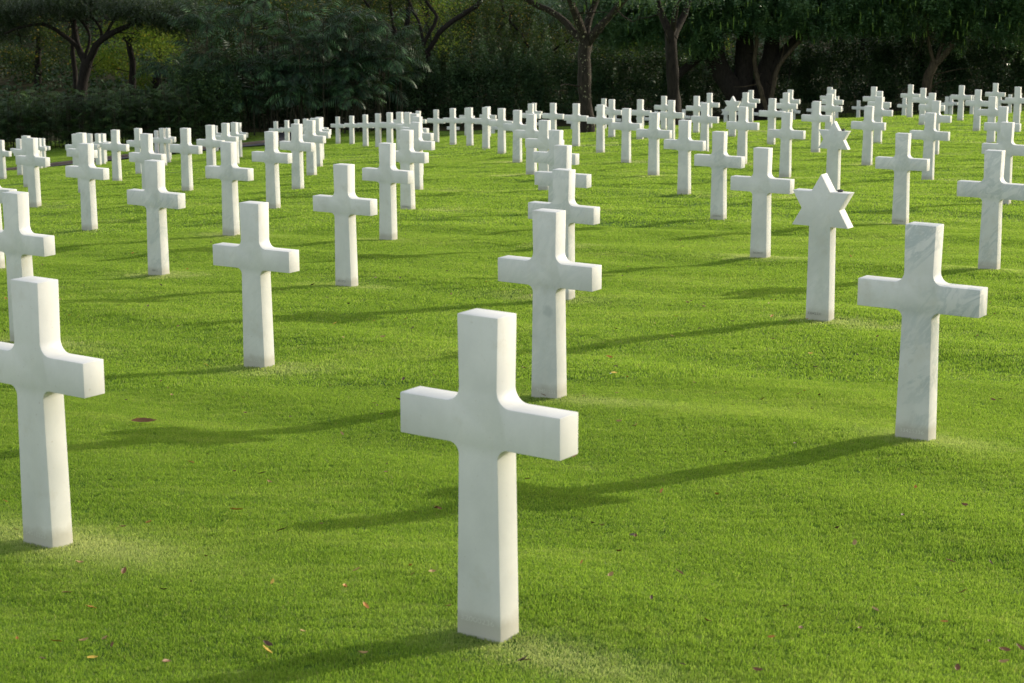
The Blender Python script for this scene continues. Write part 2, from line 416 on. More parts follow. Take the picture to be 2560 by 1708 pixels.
M_MARBLE = marble()
M_DIGIT = plain('engraved_marble', (0.50, 0.51, 0.47), (0.62, 0.63, 0.58), 30, 0.7)
M_DIGITD = plain('engraved_dark', (0.16, 0.16, 0.14), (0.24, 0.24, 0.21), 30, 0.7)  # digits are flat; the shade inside cut numerals is put into this colour
M_TURF = turf_mat()
M_BLADE = blade_mat()
M_KERB = plain('kerb_concrete', (0.10, 0.08, 0.07), (0.16, 0.13, 0.115), 6, 0.9)  # concrete tone darkened so that the colour carries the shade on the kerb
M_ROAD = plain('asphalt', (0.040, 0.042, 0.047), (0.062, 0.064, 0.07), 8, 0.85)
M_BARK = bark('bark_dark', (0.007, 0.006, 0.006), (0.024, 0.020, 0.017))
M_BARKL = bark('bark_lichen', (0.009, 0.008, 0.007), (0.036, 0.030, 0.024), 0.6)
M_BARKP = bark('bark_pale', (0.025, 0.020, 0.014), (0.085, 0.068, 0.046))
M_STEM = bark('palm_stem', (0.020, 0.022, 0.015), (0.055, 0.052, 0.035))
M_FEATH = leafy('feathery_leaf', [(0.010, 0.024, 0.012), (0.022, 0.044, 0.020), (0.040, 0.066, 0.028)], 0.30)
M_HANG = leafy('hanging_leaf', [(0.016, 0.050, 0.022), (0.050, 0.115, 0.048), (0.12, 0.21, 0.075)], 0.30, 0.5, 0.4)
M_LIT = leafy('bright_leaf', [(0.05, 0.11, 0.014), (0.16, 0.25, 0.03), (0.28, 0.34, 0.05)], 0.5, 0.15, 0.6, 0.9, (0.32, 0.24, 0.03))  # sunlight on the deep grove trees is put into this leaf colour
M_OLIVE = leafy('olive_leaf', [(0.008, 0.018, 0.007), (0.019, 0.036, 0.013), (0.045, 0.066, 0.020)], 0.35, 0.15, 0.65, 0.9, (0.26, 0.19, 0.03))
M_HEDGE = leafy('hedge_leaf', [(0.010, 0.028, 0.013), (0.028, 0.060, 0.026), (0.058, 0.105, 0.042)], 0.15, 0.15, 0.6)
M_CLIP = leafy('clipped_leaf', [(0.020, 0.036, 0.014), (0.045, 0.065, 0.022), (0.085, 0.090, 0.030)], 0.25, 0.4, 0.45, 0.6)
M_PALM = leafy('palm_leaf', [(0.005, 0.018, 0.011), (0.014, 0.044, 0.020), (0.085, 0.185, 0.070)], 0.18, 0.25, 0.5, 1.3)
M_FAN = leafy('fan_leaf', [(0.010, 0.030, 0.013), (0.028, 0.066, 0.022), (0.095, 0.160, 0.040)], 0.25, 0.3, 0.5, 1.8)
M_POD = leafy('seed_pod', [(0.14, 0.26, 0.04), (0.22, 0.36, 0.06)], 0.4)
M_HILL = plain('leaf_litter', (0.020, 0.022, 0.010), (0.050, 0.045, 0.022), 1.2, 0.95, 0.1)
M_PEBBLE = plain('dark_stone', (0.03, 0.03, 0.032), (0.09, 0.09, 0.095), 40, 0.6)
LEAFC = {'brown': ((0.10, 0.045, 0.016), (0.19, 0.09, 0.028)), 'orange': ((0.32, 0.13, 0.02), (0.44, 0.21, 0.035)),
         'yellow': ((0.55, 0.36, 0.05), (0.65, 0.48, 0.10)), 'tan': ((0.26, 0.17, 0.06), (0.36, 0.24, 0.09)), 'dark': ((0.05, 0.025, 0.015), (0.10, 0.05, 0.03))}
M_SCRUB = leafy('scrub_leaf', [(0.012, 0.028, 0.012), (0.030, 0.058, 0.024), (0.065, 0.100, 0.040)], 0.25, 0.15, 0.6, 0.9)
M_LEAF = {k: plain('dead_leaf_'+k, a, b, 25, 0.55, 0.4) for k, (a, b) in LEAFC.items()}

# ------------------------------------------------------------------ ground, road, kerb
def sheet(name, xs, ys, mat, fz, dz=0.0):
    X, Y = np.meshgrid(xs, ys)
    Z = fz(X, Y) + dz
    V = np.stack([X, Y, Z], -1).reshape(-1, 3)
    nx, ny = len(xs), len(ys)
    i = np.arange(ny-1)[:, None]*nx + np.arange(nx-1)[None, :]
    F = np.stack([i, i+1, i+1+nx, i+nx], -1).reshape(-1, 4)
    return np_mesh(name, V, F, mat, True)

ys = np.concatenate([np.arange(-20, 3, 1.0), np.arange(3, 30, 0.12), np.arange(30, 80, 0.3), np.arange(80, 160, 2.0), np.array([160, 200, 300, 500, 900])])
xs = np.concatenate([np.array([-900, -400, -200, -120, -80]), np.arange(-60, -26, 3.0), np.arange(-26, 32, 0.25), np.arange(32, 62, 3.0), np.array([80, 120, 200, 400, 900])])

# the drive at the left: its near edge, as a curve in plan
ROAD = [(-34, 63.0), (-26, 66.6), (-20, 70.2), (-16.4, 73.2), (-13.2, 76.8), (-11.0, 81.5), (-10.0, 88.0), (-10, 93)]
def dense(pts, step=0.5):
    out = []
    P = [Vector((*p, 0)) for p in pts]
    for a in range(len(P)-1):
        p0 = P[max(a-1, 0)]; p1 = P[a]; p2 = P[a+1]; p3 = P[min(a+2, len(P)-1)]
        n = max(2, int((p2-p1).length/step))
        for k in range(n):
            t = k/n
            q = 0.5*((2*p1)+(p2-p0)*t+(2*p0-5*p1+4*p2-p3)*t*t+(3*p1-p0-3*p2+p3)*t**3)
            out.append((q.x, q.y))
    out.append(pts[-1]); return out
RD = dense(ROAD)
def offset_curve(pts, d):
    out = []
    for k, p in enumerate(pts):
        a = pts[max(k-1, 0)]; b = pts[min(k+1, len(pts)-1)]
        tx, ty = b[0]-a[0], b[1]-a[1]; L = math.hypot(tx, ty)
        out.append((p[0]-ty/L*d, p[1]+tx/L*d))
    return out
RDX = np.array(RD)
def ground_main(X, Y):
    Z = ground(X, Y)
    # sink the lawn sheet slightly where the drive lies on it
    return Z
turf = obj('ground', sheet('ground', xs, ys, M_TURF, ground_main, -0.006))
tag(turf, 'gently falling mown lawn', kind='structure')
turf.data.materials.append(M_HILL)
cen = np.empty(len(turf.data.polygons)*3, dtype=np.float32); turf.data.polygons.foreach_get('center', cen)
cen = cen.reshape(-1, 3)
mi = (cen[:, 1] > 93).astype(np.int32)
turf.data.polygons.foreach_set('material_index', mi)

def strip(name, inner, outer, z0, z1, mat, thick=None):
    V = []; F = []
    for (a, b) in zip(inner, outer):
        V.append((a[0], a[1], gz(*a)+z0)); V.append((b[0], b[1], gz(*b)+z1))
    for k in range(len(inner)-1):
        F.append((2*k, 2*k+2, 2*k+3, 2*k+1))
    return np_mesh(name, V, F, mat, True)
road = obj('road', strip('road', RD, offset_curve(RD, 1.6), 0.05, 0.05, M_ROAD))
tag(road, 'narrow dark asphalt drive behind the left crosses', kind='structure')
# kerb: profile swept along the far side of the drive
def kerb():
    a = offset_curve(RD, 1.6); b = offset_curve(RD, 1.74)
    V = []; F = []
    for p, q in zip(a, b):
        z = gz(*p)
        V += [(p[0], p[1], z-0.1), (p[0], p[1], z+0.13), (p[0]*.9+q[0]*.1, p[1]*.9+q[1]*.1, z+0.145), (q[0], q[1], z+0.145), (q[0], q[1], z-0.1)]
    for k in range(len(a)-1):
        for c in range(4):
            i = 5*k+c
            if k % 4 == 3 and False: continue
            F.append((i, i+1, i+6, i+5))
    return np_mesh('kerb', V, F, M_KERB)
kb = obj('kerb', kerb()); tag(kb, 'low brownish concrete kerb along the drive', kind='structure')

# ------------------------------------------------------------------ grave markers
def arc(cx, cz, r, a0, a1, n=6):
    return [(cx+r*math.cos(R(a0+(a1-a0)*k/n)), cz+r*math.sin(R(a0+(a1-a0)*k/n))) for k in range(n+1)]
def cross_outline():
    H = 1.07; wt = .0797; wm = .075; wm2 = .0755; wb = .0882; sp = .3167; at = .779; ab = .641
    ru, rl = .052, .038
    R_ = [(wb+.004, -0.30), (wb, 0.0)]
    R_ += arc(wm2+rl+.002, ab-rl, rl, 180, 90)       # lower right fillet
    R_ += [(sp, ab)]
    R_ += [(sp, at)]
    R_ += arc(wm+ru, at+ru, ru, 270, 180)            # upper right fillet
    R_ += [(wt, H)]
    L_ = [(-x, z) for x, z in reversed(R_)]
    return R_ + L_
def star_outline():
    H = 1.07; r = .2547; c = H-r
    up = c+r/2; lo = c-r/2; hx = r*math.sqrt(3)/2; ix = r/(2*math.sqrt(3))*1.0
    s = .0835; b = .0915
    R_ = [(b+.004, -.30), (b, 0), (s, lo), (hx, lo), (r/math.sqrt(3), c), (hx, up), (ix, up), (0, H)]
    L_ = [(-x, z) for x, z in reversed(R_[:-1])]
    return R_ + L_
def marker_mesh(name, outline, bev=0.0035):
    bm = bmesh.new()
    d = .1074/2
    f = bm.faces.new([bm.verts.new((x, -d, z)) for x, z in outline])
    bm.normal_update()
    if f.normal.y > 0: f.normal_flip()
    g = bmesh.ops.extrude_face_region(bm, geom=[f])
    for v in [e for e in g['geom'] if isinstance(e, bmesh.types.BMVert)]: v.co.y = d
    bm.normal_update()
    bmesh.ops.recalc_face_normals(bm, faces=bm.faces)
    ed = [e for e in bm.edges if abs(e.calc_face_angle(0)) > R(40)]
    bmesh.ops.bevel(bm, geom=ed, offset=bev, segments=2, profile=0.5, affect='EDGES')
    me = bpy.data.meshes.new(name); bm.to_mesh(me); bm.free()
    for p in me.polygons: p.use_smooth = True
    me.materials.append(M_MARBLE)
    try: me.set_sharp_from_angle(angle=R(32))
    except Exception: pass
    return me
CROSS = marker_mesh('grave_cross', cross_outline())
STAR = marker_mesh('grave_star', star_outline())

def digits(text, w, z, parent, mat, x0=0.0, size=.026):
    cu = bpy.data.curves.new('serial_number', 'FONT'); cu.body = text; cu.size = size
    cu.align_x = 'CENTER'; cu.extrude = 0.0; cu.space_character = 1.0
    o = bpy.data.objects.new('serial_number', cu); scene.collection.objects.link(o)
    dg = bpy.context.evaluated_depsgraph_get()
    me = bpy.data.meshes.new_from_object(o.evaluated_get(dg))
    bpy.data.objects.remove(o)
    co = np.empty(len(me.vertices)*3, dtype=np.float32); me.vertices.foreach_get('co', co); co = co.reshape(-1, 3)
    sx = w/(co[:, 0].max()-co[:, 0].min()); co[:, 0] *= sx
    me.vertices.foreach_set('co', co.ravel())
    me.materials.clear(); me.materials.append(mat)
    q = obj('serial_number', me, parent)
    q.rotation_euler = (math.pi/2, 0, 0); q.location = (x0, -.1074/2-0.0006, z)
    q['label'] = ('number %s cut into the foot' % text) if text in ('33425336', '39451253', '6913721') else 'worn, barely legible number cut into the foot'
    return q

LINE = {0: 'front-centre cross', 1: 'large veined cross', -1: 'big left-edge cross', -2: 'smaller left-edge cross',
        2: 'right-edge cross', 3: 'second right-edge cross', -3: 'cut-off cross at far left'}
ORD = 'zeroth first second third fourth fifth sixth seventh eighth ninth tenth eleventh twelfth thirteenth fourteenth fifteenth sixteenth seventeenth eighteenth nineteenth twentieth'.split()
def ordn(n):
    if n <= 20: return ORD[n]
    tens = {2: 'twenty', 3: 'thirty', 4: 'forty', 5: 'fifty'}[n//10]
    return tens + ('-'+ORD[n % 10] if n % 10 else '')
HAND = {
 'front': 'smooth white marble cross nearest the camera, front centre, slightly out of focus',
 'LB': 'large white marble cross close up at the left edge, left arm cut off',
 'right': 'big marble cross at right with blue-grey veins and legible foot number 33425336',
 'AO': 'white cross with a grey heart-shaped smudge on its shaft, just behind the front cross',
 'mm': 'white marble cross left of centre in the foreground row, plain shaft speckled at the foot',
 'LA': 'white cross at the left edge whose foot is hidden by the nearest left cross',
 'star1': 'nearest star-topped marble marker, six-pointed star on a shaft, brown streak down its front',
 'ST2': 'second star-topped marker, behind and right of the nearest star, small dark stone on its point',
 'starB': 'small distant star-topped marker near the lawn edge, right of both tree trunks',
 'F9': 'tiny star-topped marker beyond the crest, half hidden behind the distant star',
 'AN': 'white cross overlapped by the smudged cross right of centre, its shaft mostly hidden',
 'N1': 'white marble cross immediately left of the nearest star marker',
 'mr': 'white cross second to the left of the nearest star marker, arms overlapping its neighbour',
 'CJ': 'cloudy grey-veined cross at the right edge, standing behind the big blue-veined cross',
 'BU': 'white cross between the second star marker and the right edge, clear of its neighbours',
 'q': 'left-hand white cross with grey diagonal streaks, in front of a line of smaller crosses',
 'N2': 'white cross left of centre with number 6913721 on its foot',
 'PP': 'white cross with faint vertical stains just right of the one numbered 6913721',
 'LC': 'cross at the far left almost wholly outside the frame, only its right arm tip showing',
}
SERIAL = {'right': ('33425336', .125, .026, M_DIGIT, 0.0), 'AO': ('39451253', .130, .024, M_DIGIT, .012), 'star1': ('33042331', .105, .032, M_DIGITD, -.02),
          'N2': ('6913721', .088, .030, M_DIGITD, -.012), 'front': ('32000236', .135, .040, M_DIGIT, -.005), 'mm': ('33014235', .11, .030, M_DIGIT, 0),
          'q': ('38012', .07, .030, M_DIGITD, 0), 'RR': ('37044253', .11, .035, M_DIGITD, 0), 'mr': ('35042206', .11, .035, M_DIGITD, 0),
          'N1': ('36034237', .11, .035, M_DIGITD, 0), 'BU': ('31043206', .11, .03, M_DIGITD, 0), 'CJ': ('34022306', .11, .03, M_DIGIT, 0), 'LB': ('34016225', .12, .03, M_DIGIT, -.01)}
VEIN = {'right': 1.0, 'CJ': .65, 'q': .55, 'AM': .5, 'AL': .5, 'AN': .45, 'AO': .22, 'mr': .5, 'AW': .4, 'x': .4, 'v': .3, 'star1': .2, 'ff': .35, 'ii': .4, 'LA': .3, 'LB': .08, 'front': .06, 'mm': .15, 'N2': .12, 'ST2': .3, 'BU': .5, 'BV': .5, 'dd': .3, 'AG': .5}
byline = {}
for m in MARKERS:
    byline.setdefault(m[1], []).append(m)
def photo_x(m):
    y = m[5]*math.cos(PITCH) - (m[6]+1.07)*math.sin(PITCH)
    return m[4]/y
far = sorted([m for m in MARKERS if (m[1] in (4, 5, 6, 7, 8) or m[1] < -3) and m[0] not in HAND], key=photo_x)
farL = [m for m in far if m[1] < -3]; farR = [m for m in far if m[1] > 3]
back = sorted([m for m in MARKERS if m[1] == 99 and not m[3]], key=photo_x)
def label_for(m):
    n = m[0]
    if n in HAND: return HAND[n]
    if m[1] == 99:
        return 'tiny shaded cross beyond the crest of the lawn, %s from the left' % ordn(back.index(m)+1)
    if m in farL:
        return 'small white cross in the distant left cluster, %s from the left there' % ordn(farL.index(m)+1)
    if m in farR:
        return 'small white cross among the far right group, %s from the left there' % ordn(farR.index(m)+1)
    ln = sorted(byline[m[1]], key=lambda q: q[5])
    k = ln.index(m)
    return 'white cross, %s in the line led by the %s' % (ordn(k+1), LINE[m[1]])
MOBJ = {}
for m in MARKERS:
    nm = 'grave_star' if m[3] else 'grave_cross'
    o = bpy.data.objects.new(nm, STAR if m[3] else CROSS)
    scene.collection.objects.link(o)
    zb = m[6]+ZO
    if m[0] in HIDDEN: zb = gz(m[4], m[5])*0.0 + m[6]+ZO
    o.location = (m[4], m[5], zb)
    tilt = rng.normal(0, 0.0035, 2)
    o.rotation_euler = (tilt[0], tilt[1], m[7])
    o['vein'] = float(VEIN.get(m[0], rng.uniform(.04, .28)))
    tag(o, label_for(m), 'star headstone' if m[3] else 'cross headstone',
        'star-topped grave markers' if m[3] else 'white marble crosses in rows')
    if m[0] == 'AO': o['smudge'] = 1.0
    MOBJ[m[0]] = o
    if m[0] in SERIAL:
        tx, w, z, mt, x0 = SERIAL[m[0]]
        digits(tx, w, z, o, mt, x0)

# visitors' stones left on the two nearer stars
def pebble(name, r, seed):
    bm = bmesh.new(); bmesh.ops.create_icosphere(bm, subdivisions=3, radius=r)
    rs = np.random.default_rng(seed); ph = rs.uniform(0, 6, 6)
    for v in bm.verts:
        k = 1+.12*math.sin(v.co.x/r*2+ph[0])+.10*math.sin(v.co.y/r*3+ph[1])
        v.co = Vector((v.co.x*1.25*k, v.co.y*.9*k, v.co.z*.62*k))
    me = bpy.data.meshes.new(name); bm.to_mesh(me); bm.free()
    for p in me.polygons: p.use_smooth = True
    me.materials.append(M_PEBBLE); return me
for key, r, lab, xo in (('star1', .017, 'small dark pebble on the upper right point of the nearest star marker', .125),
                    ('ST2', .022, 'small dark pebble on the upper right point of the second star marker', .115)):
    o = obj('pebble', pebble('pebble', r, 3 if key == 'ST2' else 9))
    o.location = MOBJ[key].matrix_basis @ Vector((xo, .01, 1.07-.2547/2 + r*.55))
    tag(o, lab, 'stone')

# ------------------------------------------------------------------ mown grass: blades in patches, instanced on points
def patch(seed, n, size, h, w, lean=0.38):
    rs = np.random.default_rng(seed)
    bx = rs.uniform(-size/2, size/2, n); by = rs.uniform(-size/2, size/2, n)
    az = rs.uniform(0, 2*np.pi, n); L = h*rs.uniform(.55, 1.15, n); W = w*rs.uniform(.7, 1.3, n)
    k = lean*rs.uniform(.2, 1.5, n); fa = az + rs.normal(0, .5, n) + np.pi/2
    cx, sx = np.cos(az), np.sin(az); fx, fy = np.cos(fa), np.sin(fa)
    base = np.stack([bx, by, np.full(n, -.006)], -1); side = np.stack([cx, sx, 0*cx], -1)*W[:, None]/2
    mid = base + np.stack([fx*L*k*.25, fy*L*k*.25, L*.62], -1)
    tip = base + np.stack([fx*L*k*.85, fy*L*k*.85, L*np.sqrt(np.clip(1-.35*k*k, .2, 1))], -1)
    V = np.stack([base-side, base+side, mid+side*.8, mid-side*.8, tip], 1).reshape(-1, 3)
    i = np.arange(n)[:, None]*5
    F = np.concatenate([i+np.array([[0, 1, 2]]), i+np.array([[0, 2, 3]]), i+np.array([[3, 2, 4]])], 1).reshape(-1, 3)
    me = np_mesh('grass_patch', V, F, M_BLADE)
    return me
gcol = bpy.data.collections.new('grass_patches')         # never linked to the scene: only a source for the instances
SPEC = [(900, .125, .014, .0022), (1050, .25, .017, .0042), (900, .5, .020, .0085), (900, 1.0, .022, .018)]
k = 0
for li, (n, size, h, w) in enumerate(SPEC):
    for v in range(3):
        o = bpy.data.objects.new('grass_patch_%02d' % k, patch(100+k, n, size*(1.50 if li == 0 else 1.35), h, w)); gcol.objects.link(o); k += 1
pts = []; lod = []
def in_view(X, Y, m):
    return np.abs(X) < 0.290*Y + m
zones = [(4.2, 11, .125, 0), (11, 22, .25, 1), (22, 42, .5, 2), (42, 92, 1.0, 3)]
for y0, y1, st, li in zones:
    yy = np.arange(y0+st/2, y1, st); xx = np.arange(-32, 32, st)
    X, Y = np.meshgrid(xx, yy); X = X.ravel(); Y = Y.ravel()
    ok = in_view(X, Y, 1.2 if li < 2 else 3.0)
    if li == 3:
        rd = np.min(np.hypot(X[:, None]-RDX[None, :, 0], Y[:, None]-RDX[None, :, 1]), 1)
        mid = np.array(offset_curve(RD, 0.9))
        rm = np.min(np.hypot(X[:, None]-mid[None, :, 0], Y[:, None]-mid[None, :, 1]), 1)
        ok &= rm > 1.45
    X = X[ok]+rng.uniform(-.05, .05, ok.sum())*st; Y = Y[ok]+rng.uniform(-.05, .05, ok.sum())*st
    pts.append(np.stack([X, Y, ground(X, Y)], -1)); lod.append(np.full(len(X), li))
pts = np.concatenate(pts); lod = np.concatenate(lod)
N = len(pts)
# dry, close-trimmed turf beside each marker, drawn out along the row
dry = np.zeros(N)
for m in MARKERS:
    if m[1] == 99: continue
    c, s = math.cos(m[7]), math.sin(m[7])
    dx = pts[:, 0]-m[4]; dy = pts[:, 1]-m[5]
    u = dx*c+dy*s; v = -dx*s+dy*c
    e = rng.normal(0, .08); fu = rng.uniform(.34, .60); fv = rng.uniform(.13, .22); fo = rng.normal(0, .04); fm = rng.uniform(.5, 1.05)
    dry = np.maximum(dry, np.exp(-((u-.12-e*2)/fu)**2-((v-fo)/fv)**2)*fm)
gx = (ground(pts[:, 0]+.3, pts[:, 1])-ground(pts[:, 0]-.3, pts[:, 1]))/.6
gy = (ground(pts[:, 0], pts[:, 1]+.3)-ground(pts[:, 0], pts[:, 1]-.3))/.6
rz = rng.uniform(0, 2*math.pi, N)
rot = np.stack([np.arctan(gy), -np.arctan(gx), np.zeros(N)], -1)
pm = bpy.data.meshes.new('grass')
pm.vertices.add(N); pm.vertices.foreach_set('co', pts.astype(np.float32).ravel())
a = pm.attributes.new('dry', 'FLOAT', 'POINT'); a.data.foreach_set('value', dry.astype(np.float32))
a = pm.attributes.new('tilt', 'FLOAT_VECTOR', 'POINT'); a.data.foreach_set('vector', rot.astype(np.float32).ravel())
a = pm.attributes.new('spin', 'FLOAT', 'POINT'); a.data.foreach_set('value', rz.astype(np.float32))
a = pm.attributes.new('idx', 'INT', 'POINT'); a.data.foreach_set('value', (lod*3+rng.integers(0, 3, N)).astype(np.int32))
ca, sa = math.cos(R(-33)), math.sin(R(-33))
pu = pts[:, 0]*ca+pts[:, 1]*sa; pv = -pts[:, 0]*sa+pts[:, 1]*ca
wave = np.sin(pv*4.1+1.7*np.sin(pu*.5))+np.sin(pv*7.3+pu*.9+2*np.sin(pu*.31))+np.sin(pu*2.2+pv*1.1)
hs = (1-.20*dry)*(1.0+.07*wave+.12*rng.normal(size=N)).clip(.55, 1.6)
a = pm.attributes.new('hgt', 'FLOAT', 'POINT'); a.data.foreach_set('value', hs.astype(np.float32))
grass = obj('grass', pm)
tag(grass, 'short mown sunlit lawn grass with dry trimmed patches at the markers', 'grass', kind='stuff')
ng = bpy.data.node_groups.new('grass_instances', 'GeometryNodeTree')
ng.interface.new_socket('Geometry', in_out='INPUT', socket_type='NodeSocketGeometry')
ng.interface.new_socket('Geometry', in_out='OUTPUT', socket_type='NodeSocketGeometry')
nn = ng.nodes; nl = ng.links
gi = nn.new('NodeGroupInput'); go = nn.new('NodeGroupOutput')
iop = nn.new('GeometryNodeInstanceOnPoints'); ci = nn.new('GeometryNodeCollectionInfo')
ci.inputs['Collection'].default_value = gcol
ci.inputs['Separate Children'].default_value = True; ci.inputs['Reset Children'].default_value = True
def attr(name, typ):
    n = nn.new('GeometryNodeInputNamedAttribute'); n.data_type = typ; n.inputs['Name'].default_value = name; return n.outputs['Attribute']
nl.new(gi.outputs[0], iop.inputs['Points']); nl.new(ci.outputs[0], iop.inputs['Instance'])
iop.inputs['Pick Instance'].default_value = True
nl.new(attr('idx', 'INT'), iop.inputs['Instance Index'])
nl.new(attr('tilt', 'FLOAT_VECTOR'), iop.inputs['Rotation'])
cx_ = nn.new('ShaderNodeCombineXYZ'); cx_.inputs[0].default_value = 1; cx_.inputs[1].default_value = 1
nl.new(attr('hgt', 'FLOAT'), cx_.inputs[2]); nl.new(cx_.outputs[0], iop.inputs['Scale'])
ri = nn.new('GeometryNodeRotateInstances')
nl.new(iop.outputs[0], ri.inputs['Instances'])
c3 = nn.new('ShaderNodeCombineXYZ'); nl.new(attr('spin', 'FLOAT'), c3.inputs[2])
nl.new(c3.outputs[0], ri.inputs['Rotation'])
nl.new(ri.outputs[0], go.inputs[0])
gm = grass.modifiers.new('blades', 'NODES'); gm.node_group = ng

# ------------------------------------------------------------------ fallen leaves
def leaf_mesh(kind, L, W, curl, seed):
    rs = np.random.default_rng(seed)
    n = 9; V = []; F = []
    for i in range(n):
        t = i/(n-1); x = (t-.5)*L
        w = W/2*math.sin(math.pi*min(1, t*.97+.02))**.75*(1-.35*t)
        zc = curl*L*((2*t-1)**2) + rs.normal(0, .01)*L
        for j, s in enumerate((-1, -.5, 0, .5, 1)):
            V.append((x, w*s, zc + abs(s)**1.5*w*.55 + rs.normal(0, .006)*L))
    for i in range(n-1):
        for j in range(4):
            a = i*5+j; F.append((a, a+1, a+6, a+5))
    me = np_mesh('fallen_leaf', V, F, M_LEAF[kind], True); return me
LEAVES = {}
for kind in M_LEAF:
    LEAVES[kind] = [leaf_mesh(kind, .048, .026, .12, 1), leaf_mesh(kind, .040, .024, .22, 2), leaf_mesh(kind, .055, .022, .06, 3)]
BIG = leaf_mesh('brown', .135, .046, .07, 5)
KDESC = {'brown': 'small curled reddish brown leaf lying on the lawn', 'orange': 'small orange dead leaf lying on the lawn', 'yellow': 'small yellow dead leaf lying on the lawn',
         'tan': 'small pale tan dead leaf lying on the lawn', 'dark': 'small dark withered leaf lying on the lawn'}
def put_leaf(p, kind, me=None, lab=None, s=1.0, rz=None):
    o = obj('fallen_leaf', me or random.choice(LEAVES[kind]))
    o.location = p + Vector((0, 0, .021))
    o.rotation_euler = (random.uniform(-.5, .5), random.uniform(-.5, .5), random.uniform(0, 6.3) if rz is None else rz)
    o.scale = (s, s, s)
    tag(o, lab or KDESC[kind], 'leaf', 'dead leaves scattered on the lawn' if lab else kind + ' dead leaves scattered on the lawn')
    return o
put_leaf(hit(361, 1063), 'brown', BIG, 'long dark brown leaf on the grass right of the near-left cross', 1.0, .12).rotation_euler = (.42, .0, .12)
def D_(x, y): return (x*1.0894, y*1.0894)
seen = [((585, 1288), 'orange'), ((597, 1286), 'orange'), ((199, 1422), 'tan'), ((310, 1444), 'brown'), ((228, 1535), 'orange'), ((265, 1614), 'tan'), ((210, 1621), 'tan'), ((143, 1622), 'orange'),
 ((757, 1598), 'tan'), ((415, 1674), 'brown'), ((1895, 1698), 'brown'), ((2392, 1690), 'brown'), ((2510, 1645), 'brown'), ((2510, 1672), 'tan'), ((2550, 1640), 'brown'), ((1768, 1571), 'brown'), ((1963, 1530), 'brown'),
 ((2188, 1542), 'tan'), ((2405, 1495), 'tan'), ((1580, 1352), 'dark'), ((1481, 1323), 'dark'), ((1548, 1064), 'tan'), ((1588, 1076), 'tan'), ((2482, 1010), 'brown'), ((2025, 893), 'yellow'), ((1791, 1249), 'orange'),
 ((1545, 1393), 'brown'), ((2137, 1373), 'tan'), ((2093, 1335), 'dark'), ((2412, 1275), 'brown'), ((1320, 1210), 'tan'), ((655, 1195), 'dark'), ((478, 1168), 'orange'), ((90, 1214), 'orange'), ((705, 732), 'dark'),
 ((1015, 805), 'brown'), ((1128, 742), 'tan'), ((1760, 773), 'tan'), ((1680, 848), 'tan'), ((2193, 850), 'brown'), ((2107, 770), 'brown'), ((2040, 926), 'dark'), ((410, 1490), 'dark'), ((168, 1496), 'brown'), ((1090, 1283), 'brown'), ((1505, 1329), 'tan')]
for (x, y), kd in seen:
    s = .85
    put_leaf(hit(x, y), kd, s=s)
q = hit(1526, 944); put_leaf(q, 'tan', None, 'tiny white scrap on the grass right of the smudged cross', .5).data = np_mesh('fallen_leaf', [(-.012, -.01, 0), (.014, -.008, .004), (.01, .012, .006), (-.01, .01, .002)], [(0, 1, 2, 3)], M_MARBLE)
for k in range(240):
    y = 600+1090*random.random()**1.0 if k % 2 else 540+500*random.random()
    x = random.uniform(10, 2550)
    kd = random.choices(['brown', 'dark', 'tan', 'orange', 'yellow'], [4, 4, 2.2, 2, .6])[0]
    put_leaf(hit(x, y), kd, s=random.uniform(.45, .95))

# ------------------------------------------------------------------ trees and shrubs
def tube_np(paths, sides=9):
    """paths: list of (points, radii); returns V, F quads of all tubes"""
    Vs = []; Fs = []; base = 0
    for P, Rd in paths:
        P = [Vector(p) for p in P]; n = len(P)
        if n < 2: continue
        u = None; ph = random.uniform(0, 6)
        for i in range(n):
            d = (P[min(i+1, n-1)]-P[max(i-1, 0)]).normalized()
            if u is None: u = d.orthogonal().normalized()
            u = (u-d*u.dot(d)).normalized(); w = d.cross(u)
            for k in range(sides):
                a = 2*math.pi*k/sides
                r = Rd[i]*(1+.10*math.sin(3*a+ph+i*.7)+.06*math.sin(5*a+i*1.9))
                Vs.append(P[i]+u*(math.cos(a)*r)+w*(math.sin(a)*r))
        for i in range(n-1):
            for k in range(sides):
                a = base+i*sides+k; b = base+i*sides+(k+1) % sides
                Fs.append((a, b, b+sides, a+sides))
        base += n*sides
    return Vs, Fs
def smooth_path(P, step=.25, wob=.0):
    P = [Vector(p) for p in P]; out = []
    for a in range(len(P)-1):
        p0 = P[max(a-1, 0)]; p1 = P[a]; p2 = P[a+1]; p3 = P[min(a+2, len(P)-1)]
        n = max(2, int((p2-p1).length/step))
        for k in range(n):
            t = k/n
            q = 0.5*((2*p1)+(p2-p0)*t+(2*p0-5*p1+4*p2-p3)*t*t+(3*p1-p0-3*p2+p3)*t**3)
            if wob: q += Vector((random.gauss(0, wob), random.gauss(0, wob), random.gauss(0, wob)))
            out.append(q)
    out.append(P[-1]); return out
def limb_px(pts, w0, w1, Y, dY=0.0, foot=False):
    """limb through photo points, widths in photo pixels at both ends"""
    n = len(pts); W = []
    for i, p in enumerate(pts):
        W.append(px(p[0], p[1], Y+dY*i/(n-1)))
    if foot:
        W[0].z = gz(W[0].x, W[0].y)-.25
    S = smooth_path(W, .3, .012)
    m = len(S)
    r = [((w0+(w1-w0)*i/(m-1))*Y/FPX/2)*(1+.05*math.sin(i*1.3)) for i in range(m)]
    if foot:
        for i in range(min(4, m)): r[i] *= 1+.30*(1-i/4)
    return S, r
